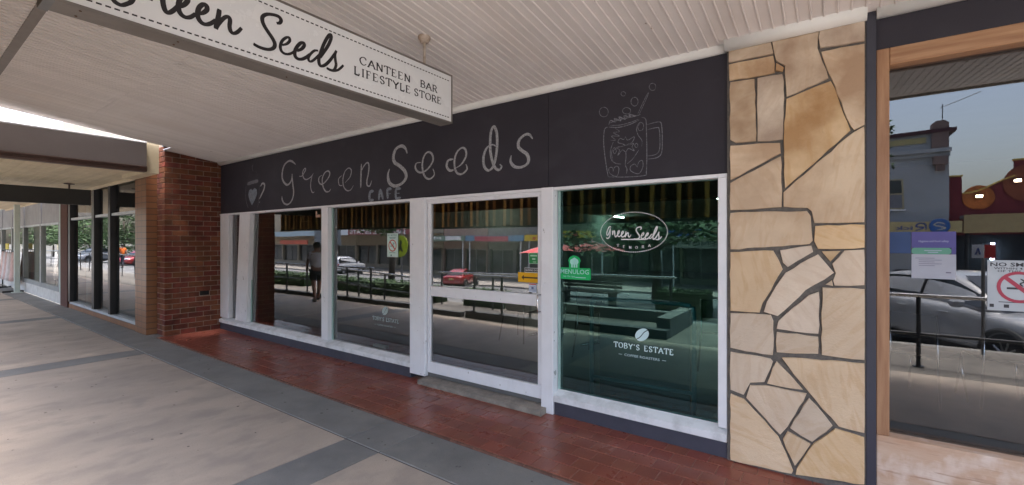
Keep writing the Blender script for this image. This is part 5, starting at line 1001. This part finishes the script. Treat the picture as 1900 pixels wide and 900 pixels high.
# ---------------------------------------------------------------- people
def skin(name, verts, edges, radii, m, parent, sub_=2):
    me = bpy.data.meshes.new(name); me.from_pydata(verts, edges, []); o = bpy.data.objects.new(name, me); COL.objects.link(o); o.parent = parent
    o.modifiers.new('s', 'SKIN')
    for i, v in enumerate(me.skin_vertices[0].data): v.radius = radii[i] if isinstance(radii[i], tuple) else (radii[i], radii[i]); v.use_root = (i == 0)
    md = o.modifiers.new('u', 'SUBSURF'); md.levels = sub_; md.render_levels = sub_
    me.materials.append(m)
    dg = bpy.context.evaluated_depsgraph_get(); ev = o.evaluated_get(dg); nm = bpy.data.meshes.new_from_object(ev); o.modifiers.clear(); o.data = nm
    nm.materials.clear(); nm.materials.append(m)
    for p in nm.polygons: p.use_smooth = True
    return o
skinm = M('skin', (.36,.19,.13), .6); hairm = M('dark_hair', (.012,.01,.009), .6)
def person(label, loc, rz, k, shirt, pants, stride=.22, longp=False, hat=None):
    t = thing('person', label, 'person', loc, rz, 'people in the street'); t.scale = (k, k, k)
    s = stride  # faces +x; z up; 1.7 m tall
    V = [(0,0,.93),(0,0,1.12),(0,0,1.36),(.01,0,1.47),(.02,0,1.52),(.03,0,1.62),
         (0,.17,1.39),(-.08,.22,1.13),(-.02,.23,.88),(.0,.23,.80),(0,-.17,1.39),(.07,-.22,1.13),(.18,-.22,.91),(.22,-.22,.84),
         (0,.09,.88),(s*.55,.09,.49),(s*.75,.09,.09),(s*.75+.15,.09,.04),(0,-.09,.88),(-s*.3,-.09,.48),(-s*1.05,-.09,.13),(-s*1.05+.13,-.09,.04)]
    E_ = [(0,1),(1,2),(2,3),(3,4),(4,5),(2,6),(6,7),(7,8),(8,9),(2,10),(10,11),(11,12),(12,13),(0,14),(14,15),(15,16),(16,17),(0,18),(18,19),(19,20),(20,21)]
    Rr = [(.13,.15),(.12,.14),(.11,.15),(.055,.055),(.075,.07),(.085,.08),.055,.045,.036,.03,.055,.045,.036,.03,.085,.06,.04,.035,.085,.06,.04,.035]
    skin('body', V, E_, Rr, skinm, t)
    mb = MB()
    c = Vector((.025,0,1.60)); vs = []; fs = []; n = 14
    for j in range(9):
        th = math.pi*j/8*.82
        for i in range(n): a = i*2*math.pi/n; vs.append((c.x-.012+.108*math.sin(th)*math.cos(a)-.02*(j > 5 and math.cos(a) > .3), .1*math.sin(th)*math.sin(a), c.z+.03+.105*math.cos(th)))
    fs = [(j*n+i, j*n+(i+1) % n, (j+1)*n+(i+1) % n, (j+1)*n+i) for j in range(8) for i in range(n)]
    o = MB().add(vs, fs).build('hair', hairm if not hat else hat, None, True, loc=(0,0,0)); o.parent = t
    Vs = [V[0],V[1],V[2],V[6],((V[6][0]*.45+V[7][0]*.55),V[7][1]*.98,1.22),V[10],((V[10][0]*.45+V[11][0]*.55),-.22*.98,1.22)]
    skin('shirt', Vs, [(0,1),(1,2),(2,3),(3,4),(2,5),(5,6)], [(.155,.175),(.15,.17),(.135,.17),.075,.07,.075,.07], shirt, t)
    kb = 1.0 if longp else .8
    kn = lambda i: tuple(a*(1-kb)+b*kb for a, b in zip(V[i], V[i+1]))
    Vp = [(0,0,.98),V[14],kn(14),V[18],kn(18)]; Ep = [(0,1),(1,2),(0,3),(3,4)]; Rp = [(.15,.17),.105,.09,.105,.09]
    if longp: Vp += [tuple(V[16]), tuple(V[20])]; Ep += [(2,5),(4,6)]; Rp += [.065,.065]
    skin('trousers' if longp else 'shorts', Vp, Ep, Rp, pants, t)
    for i, f in enumerate((V[17], V[21])): o = MB().box(f[0]-.17,f[0]+.08,f[1]-.045,f[1]+.045,.0,.075,.025).build('shoe', black, None, loc=(0,0,0)); o.parent = t
whitecloth = M('white_top', (.80,.79,.83), .85, scale=9); blackcloth = M('black_cloth', (.015,.015,.018), .85); hivis = M('orange_vest', (.75,.16,.02), .8); navy = M('navy_cloth', (.03,.035,.06), .85)
person('person in a white top and black shorts walking away, mirrored in the large left window', (-11.0,-3.0,0), R(200), .89, whitecloth, blackcloth, .26)
person('person in an orange top and dark trousers crossing the road, mirrored in the black-framed panes', (-43.7,-8.9,-.45), R(160), 1.05, hivis, navy, .2, True)
# ---------------------------------------------------------------- street furniture
cs = thing('crossing_sign', 'round yellow-green pedestrian crossing sign on a pole, mirrored behind the notice', 'sign', (-13.45,-8,-.45))
MB().tube([(-13.45,-8,-.45),(-13.45,-8,2.6)], .035, 8).build('pole', greymetal, cs)
mb = MB().lathe([(.40,-.01),(.42,-.008),(.42,.008),(.4,.01)], 0,0,0, 28); mb.v = [(v[0]-13.45, v[2]-7.95, v[1]+1.36) for v in mb.v]; mb.build('disc', M('lime', (.42,.55,.02), .4), cs)
mb = MB(); ribbon(mb, [(-13.6,1.15),(-13.45,1.35),(-13.4,1.6)], .1, lambda u, v, h: (u, -7.935, v)); ribbon(mb, [(-13.3,1.14),(-13.42,1.34),(-13.38,1.55)], .09, lambda u, v, h: (u, -7.934, v)); mb.build('walking_legs', black, cs)
ps = thing('parking_sign', 'small red and white parking sign on a pole, mirrored above the white car', 'sign', (1.75,-5.1,0))
MB().tube([(1.72,-5.1,0),(1.72,-5.1,1.5)], .02, 8).build('pole', greymetal, ps); box('sign_plate', M('sign_red', (.45,.03,.03), .5), ps, 1.722, 1.83, -5.075, -5.065, 1.31, 1.5); box('sign_plate', M('sign_pale', (.6,.65,.72), .5), ps, 1.60, 1.7215, -5.075, -5.065, 1.31, 1.5)
MB().tube([(1.68,-5.06,1.36),(1.66,-5.06,1.45),(1.635,-5.06,1.36)], .012, 6).build('sign_mark', M('sign_blue', (.03,.08,.3), .5), ps)
bsn = thing('direction_sign', 'blank grey double sign board on a pole, mirrored above the walking woman', 'sign', (-26.3,-13,-.75))
MB().tube([(-26.3,-13,-.75),(-26.3,-13,3.0)], .05, 8).build('pole', greymetal, bsn); box('sign_board', M('sign_back', (.2,.21,.22), .5, metal=.4), bsn, -27.9, -26.36, -13.03, -13.0, 1.35, 2.6); box('sign_board', MATS['sign_back'], bsn, -26.24, -24.9, -13.03, -13.0, 1.35, 2.6)
umbm = M('umbrella_red', (.72,.10,.10), .7, col2=(.6,.08,.08), scale=4)
def umbrella(x, y, z, label):
    t = thing('cafe_umbrella', label, 'umbrella', (x,y,z), group='red umbrellas')
    n = 8; rr = 1.35; zt = z+2.35; ze = z+1.92; vs = [(x,y,zt)]+[(x+rr*math.cos(k*2*math.pi/n), y+rr*math.sin(k*2*math.pi/n), ze) for k in range(n)]
    for k in range(n):
        a, b = vs[1+k], vs[1+(k+1) % n]; m_ = ((a[0]+b[0])/2, (a[1]+b[1])/2, ze+.04)
        MB().add([vs[0], a, m_, b], [(0,1,2),(0,2,3)]).build('canopy_panel', umbm, t); MB().tube([vs[0], a], .012, 5).build('rib', lampb, t)
    MB().tube([(x,y,z+.05),(x,y,zt+.08)], .025, 8).build('pole', lampb, t); MB().lathe([(.28,0),(.28,.05),(.06,.08)], x,y,z, 16).build('base', greyc, t)
umbrella(-9.9, -13.2, -.76, 'red cafe umbrella mirrored at the right side of the sliding door'); umbrella(-8.0, -13.4, -.78, 'red cafe umbrella mirrored at the left edge of the right-hand window')
be = thing('street_bench', 'dark slatted bench mirrored in the right-hand window', 'bench', (-6.0,-9.2,-.45))
bw = M('bench_wood', (.05,.03,.025), .6)
for k in range(4): box('seat_slat', bw, be, -7.2, -5.2, -9.45+k*.12, -9.35+k*.12, -.03, .0, .006)
for k in range(4): box('back_slat', bw, be, -7.2, -5.2, -9.52, -9.49, .08+k*.11, .17+k*.11, .006)
for x in (-7.0, -5.4): MB().box(x-.03,x+.03,-9.5,-9.0,-.45,-.031).box(x-.03,x+.03,-9.488,-9.46,-.03,.5).build('leg_frame', black, be)
# ---------------------------------------------------------------- buildings across the street (their lettering faces this way)
def far(u, v, h, y): return (-u, y+.03+h, v)
BY, AY = -33.5, -30.0
fglass = M('far_shop_glass', (.03,.035,.04), .08, spec=.7)
def shop(name, label, x0, x1, wall, ztop, awn=None, az=(1.9,2.45), glassz=(-1.4,1.1), bays=3, upper=(), frame=None):
    t = thing(name, label, 'building', ((x0+x1)/2, BY, -1.86)); fr = frame or gfr
    wz = glassz; box('wall', wall, t, x0, x1, BY-6, BY-.35, -1.86, ztop)
    bw_ = (x1-x0)/bays
    box('wall_base', wall, t, x0, x1, BY-.349, BY, -1.86, wz[0]); box('wall_upper', wall, t, x0, x1, BY-.349, BY, wz[1], ztop-.002)
    for i in range(bays+1): xx_ = x0+i*bw_; box('pilaster', wall, t, max(x0, xx_-.2), min(x1, xx_+.2), BY-.349, BY+.02, wz[0], wz[1])
    for i in range(bays):
        a, b = x0+i*bw_+.2, x0+(i+1)*bw_-.2; f = box('window', fr, t, a, b, BY-.3, BY-.24, wz[1]-.12, wz[1])
        for (p, q) in ((a, (a+b)/2-.04), ((a+b)/2+.04, b)): sub(box('pane', fglass, None, p, q, BY-.29, BY-.27, wz[0], wz[1]-.121), f)
        sub(box('frame', fr, None, (a+b)/2-.039, (a+b)/2+.039, BY-.3, BY-.22, wz[0], wz[1]-.121), f)
    for (a, b, c, d_) in upper:
        f = box('window', whitep, t, a, b, BY+.001, BY+.06, c, d_); sub(box('pane', fglass, None, a+.1, b-.1, BY+.061, BY+.07, c+.1, d_-.1), f)
    if awn:
        box('awning_roof', greyc, t, x0, x1, BY+.02, AY-.06, az[1]-.14, az[1]-.06); box('awning_fascia', awn, t, x0, x1, AY-.059, AY, az[0], az[1])
        for x in (x0+.4, x1-.4): MB().tube([(x,AY-.2,-1.86),(x,AY-.2,az[1]-.141)], .06, 8).build('awning_post', lampb, t)
    return t
def sign(t, s, x0, x1, z, h, m, bold=.01): mb = MB(); textmesh(mb, s, -x1, z, h, lambda u, v, hh: far(u, v, hh, AY-.02), x1-x0, bold); mb.build('sign_lettering', m, t)
creamw = M('cream_render', (.45,.37,.27), .85, scale=.7); pinkw = M('pink_brick_wall', (.36,.24,.20), .9, scale=.8); greyw = M('grey_render', (.40,.41,.42), .85, scale=.5, col2=(.35,.36,.37)); redw = M('maroon_render', (.17,.022,.030), .7, scale=.6); tanw = M('tan_wall', (.34,.28,.20), .85)
letw = M('letter_white', (.78,.76,.74), .6); lety = M('letter_yellow', (.75,.45,.08), .6); letr = M('letter_red', (.5,.05,.04), .6); letb = M('letter_blue', (.03,.07,.25), .5)
b1 = shop('bank_building', 'cream shop with pale blue awning and orange sign, mirrored in the large left window', -76, -52, creamw, 6, M('pale_blue_awning', (.45,.55,.6), .6), (2.3,2.95), bays=5)
box('hanging_sign_board', M('orange_sign', (.62,.13,.07), .5), b1, -66, -58.5, AY-.5, AY-.4, 1.2, 1.75)
b2 = shop('estate_agent', 'beige estate agent with white lettering on a maroon band, mirrored behind the four wheel drive', -51.9, -36, tanw, 6.2, M('maroon_band', (.28,.07,.07), .6), (2.35,3.0), bays=4, frame=M('brown_frame', (.12,.05,.03), .6))
sign(b2, 'JAMES REAL ESTATE', -48.2, -38.2, 2.48, .42, letw, .02); box('awning_fascia', M('white_band', (.75,.78,.8), .5), b2, -51.9, -48.6, AY+.001, AY+.03, 2.34, 3.01)
box('upper_sign', M('upper_sign_white', (.62,.66,.55), .6), b2, -42.5, -40.2, BY+.002, BY+.08, 3.3, 4.2)
b3 = shop('green_awning_shop', 'shop under a grey-green awning, mirrored at the left of the sliding door', -35.9, -29.5, pinkw, 6.4, M('green_band', (.20,.27,.20), .6), bays=2)
box('awning_sign', letw, b3, -32.2, -30.0, AY+.001, AY+.03, 2.0, 2.4)
for k in range(5): box('sign_mark', letw, b3, -34.8+k*.42, -34.55+k*.42, AY+.001, AY+.02, 2.08+.04*(k%2), 2.26+.05*(k%3))
b4 = shop('red_awning_shop', 'dark shop under a red and blue awning, mirrored in the sliding door', -29.4, -22.6, M('dusk_wall', (.22,.20,.19), .9), 6.4, M('blue_band', (.14,.26,.38), .6), bays=2)
box('awning_sign', M('crimson_band', (.46,.05,.09), .6), b4, -28.2, -24.3, AY+.001, AY+.03, 1.9, 2.4); sign(b4, 'CASCADE', -27.6, -25.0, 2.0, .3, lety, .02)
b5 = shop('yellow_awning_shop', 'shop under a bright yellow awning, mirrored at the right of the sliding door', -22.5, -15.5, M('olive_wall', (.20,.20,.13), .9), 6.0, M('yellow_band', (.72,.50,.03), .6), bays=3)
for k in range(9): box('sign_mark', letr, b5, -21.6+k*.5, -21.3+k*.5+.1*(k%3), AY+.001, AY+.02, 2.0+.05*(k%2), 2.26+.05*(k%3))
b6 = shop('dim_shop', 'plain dark shop between the yellow awning and the newsagency', -15.4, -9.9, M('dark_green_wall', (.09,.12,.09), .9), 5.6, M('dull_band', (.12,.14,.13), .6), bays=2)
b7 = shop('newsagency', 'newsagency with blue and orange awning, mirrored in the right-hand window', -9.8, -.6, M('green_tan_wall', (.24,.24,.16), .9), 5.8, M('royal_blue_band', (.03,.12,.42), .5), (1.95,2.4), bays=3)
box('awning_stripe', M('orange_stripe', (.62,.22,.04), .5), b7, -8.6, -4.0, AY+.001, AY+.02, 2.12, 2.3); box('awning_stripe', letw, b7, -9.8, -.6, AY+.001, AY+.02, 1.87, 1.949)
box('under_sign', M('khaki_board', (.36,.36,.28), .6), b7, -9.4, -1.0, AY-.45, AY-.4, 1.1, 1.75); mb = MB(); textmesh(mb, 'NEWSAGENCY', 3.4, 1.25, .36, lambda u, v, h: (-u, AY-.395, v), 5.2, .02); mb.build('sign_lettering', M('dark_letter', (.05,.06,.05), .6), b7)
# grey two-storey corner building
b8 = thing('corner_hotel', 'grey rendered two-storey building with moulded cornice, mirrored in the right shop window', 'building', (1.6,AY,-1.86))
box('wall', greyw, b8, -.5, 5.24, -38, AY-.3, -1.86, 7.5); box('wall_front', greyw, b8, -.5, 5.24, AY-.299, AY, 2.7, 7.5)
box('parapet_cap', M('maroon_cap', (.07,.02,.025), .6), b8, -.6, 5.5, -38.1, AY+.22, 7.5, 7.68); box('parapet_band', M('yellow_band_old', (.50,.42,.20), .7), b8, -.5, 4.35, AY+.001, AY+.05, 7.0, 7.32)
box('cornice', greyw, b8, -.5, 5.3, AY+.001, AY+.30, 6.42, 6.62); box('cornice', greyw, b8, -.5, 5.27, AY+.001, AY+.14, 6.2, 6.415)
brn = M('brown_moulding', (.22,.15,.13), .7)
box('end_pier', brn, b8, 4.55, 5.2, AY+.051, AY+.16, 6.64, 7.49); MB().box(4.6,5.15,AY+.001,AY+.34,5.75,6.19).box(4.7,5.05,AY+.001,AY+.24,5.45,5.749).build('bracket', brn, b8)
fixn(MB().prism([(4.55,7.69),(4.55,8.0),(4.72,8.15),(5.05,8.15),(5.22,8.0),(5.22,7.69)], AY-.4, AY+.1, 'xz').build('pier_cap', brn, b8))
MB().tube([(5.0,AY-.2,8.15),(5.0,AY-.2,9.1)], .025, 6).tube([(4.9,AY-.2,8.9),(6.5,AY-.2,9.55)], .02, 6).build('antenna', greymetal, b8)
wn = box('window', M('window_trim', (.45,.38,.22), .6), b8, 2.5, 3.42, AY+.001, AY+.06, 3.42, 5.1); sub(box('pane', fglass, None, 2.56, 3.34, AY+.061, AY+.07, 4.3, 5.03), wn); sub(box('pane', M('curtain', (.2,.2,.22), .8), None, 2.56, 3.34, AY+.061, AY+.07, 3.5, 4.22), wn)
box('window', M('window_trim2', (.45,.38,.22), .6), b8, .4, 1.3, AY+.001, AY+.06, 3.42, 5.1); box('sill', whitep, b8, 2.45, 3.48, AY+.001, AY+.12, 3.34, 3.415)
box('awning_fascia', M('ochre_band', (.52,.42,.20), .6), b8, -.5, 5.6, AY+.9, AY+1.0, 2.05, 2.68); box('awning_roof', greyc, b8, -.5, 5.6, AY+.01, AY+.899, 2.55, 2.67)
mb = MB(); ribbon(mb, [(-4.2,2.2),(-4.15,2.55),(-3.9,2.58),(-3.8,2.42),(-4.1,2.36),(-3.75,2.18)], .08, lambda u, v, h: (-u, AY+1.004+h, v)); textmesh(mb, 'ick', -3.65, 2.24, .22, lambda u, v, h: (-u, AY+1.004, v), .75, .02); ribbon(mb, [(-2.4,2.5),(-2.6,2.4),(-2.35,2.3),(-2.6,2.18)], .07, lambda u, v, h: (-u, AY+1.004+h, v)); mb.build('sign_lettering', letb, b8)
mb = MB().lathe([(.40,-.02),(.42,0),(.4,.02)], 0,0,0, 28); mb.v = [(v[0]+4.72, v[2]+AY+1.06, v[1]+2.42) for v in mb.v]; dsk = mb.build('round_emblem', M('emblem_blue', (.03,.12,.36), .5), b8)
mb = MB(); ribbon(mb, [(-4.95,2.5),(-4.7,2.62),(-4.5,2.5),(-4.75,2.4),(-4.95,2.3),(-4.6,2.2)], .07, lambda u, v, h: (-u, AY+1.083+h, v)); sub(mb.build('emblem_mark', M('emblem_pale', (.55,.5,.42), .5), None), dsk)
for x in (-.3, 5.3): MB().tube([(x,AY+.8,-1.86),(x,AY+.8,2.54)], .07, 8).build('awning_post', lampb, b8)
# maroon theatre front with a curved parapet
b9 = thing('theatre_front', 'maroon building with curved yellow-capped parapet and orange discs, mirrored in the right shop window', 'building', (10,AY-.3,-1.86))
top = [(5.78,4.15),(6.2,4.2),(6.6,4.36),(7.0,4.58),(7.4,4.8),(7.8,4.95)]
poly = [(5.26,1.9),(5.26,5.1),(5.77,5.1)]+top+[(7.8,5.75),(11.2,5.75),(11.2,4.95)]+[(19-x,z) for x, z in reversed(top)]+[(13.8,5.1),(14,5.1),(14,1.9)]
fixn(MB().prism(poly, AY-.5, AY-.3, 'xz').build('front_wall', redw, b9))
capm = M('parapet_yellow', (.55,.38,.10), .6)
mb = MB()
for i in range(len(top)-1):
    (a, c), (b, d_) = top[i], top[i+1]; mb.add([(a,AY-.55,c),(b,AY-.55,d_),(b,AY-.22,d_),(a,AY-.22,c),(a,AY-.55,c+.09),(b,AY-.55,d_+.09),(b,AY-.22,d_+.09),(a,AY-.22,c+.09)], [(0,3,2,1),(4,5,6,7),(0,1,5,4),(1,2,6,5),(2,3,7,6),(3,0,4,7)])
mb.build('parapet_cap', capm, b9); box('parapet_cap', capm, b9, 5.22, 5.8, AY-.55, AY-.22, 5.101, 5.19); box('parapet_cap', capm, b9, 7.76, 11.24, AY-.55, AY-.22, 5.751, 5.84)
org = M('orange_disc', (.42,.13,.03), .7, col2=(.32,.09,.02), scale=9); 
for (x, z, r_, m_) in ((6.42,3.95,.64,org), (8.3,4.6,.95,M('brown_disc', (.22,.06,.03), .7, scale=9))):
    mb = MB().lathe([(r_-.02,-.02),(r_,0),(r_,.02)], 0,0,0, 30); mb.v = [(v[0]+x, v[2]+AY-.27, v[1]+z) for v in mb.v]; mb.build('wall_disc', m_, b9)
lampm = M('flood_lamp', (.9,.9,.9), .3, emit=(1.,.86,.6), estr=40)
for (x, z) in ((6.4,3.98),(7.85,4.70)):
    f = MB().box(x-.14,x+.14,AY-.22,AY+.0,z-.06,z+.10,.02).build('wall_lamp', black, b9); sub(MB().box(x-.13,x+.13,AY+.001,AY+.012,z-.05,z+.08).build('lens', lampm, None), f)
box('awning_fascia', M('tan_awning', (.42,.32,.16), .7), b9, 5.7, 14, AY+.6, AY+.7, 2.0, 3.0); box('awning_roof', greyc, b9, 5.7, 14, AY-.29, AY+.599, 2.8, 2.98)
box('front_wall', dk, b9, 5.3, 14, -38, AY-.501, -1.86, 3.6)
box('neon_tube', M('neon', (.6,.7,1), .4, emit=(.55,.75,1.), estr=14), b9, 6.9, 7.05, AY-.2, AY-.1, .35, 1.45)
for x in (5.9, 9.8): MB().tube([(x,AY+.4,-1.86),(x,AY+.4,2.79)], .09, 8).build('awning_post', black, b9)
# dark pole between the two buildings, far skyline behind the left verandah gap
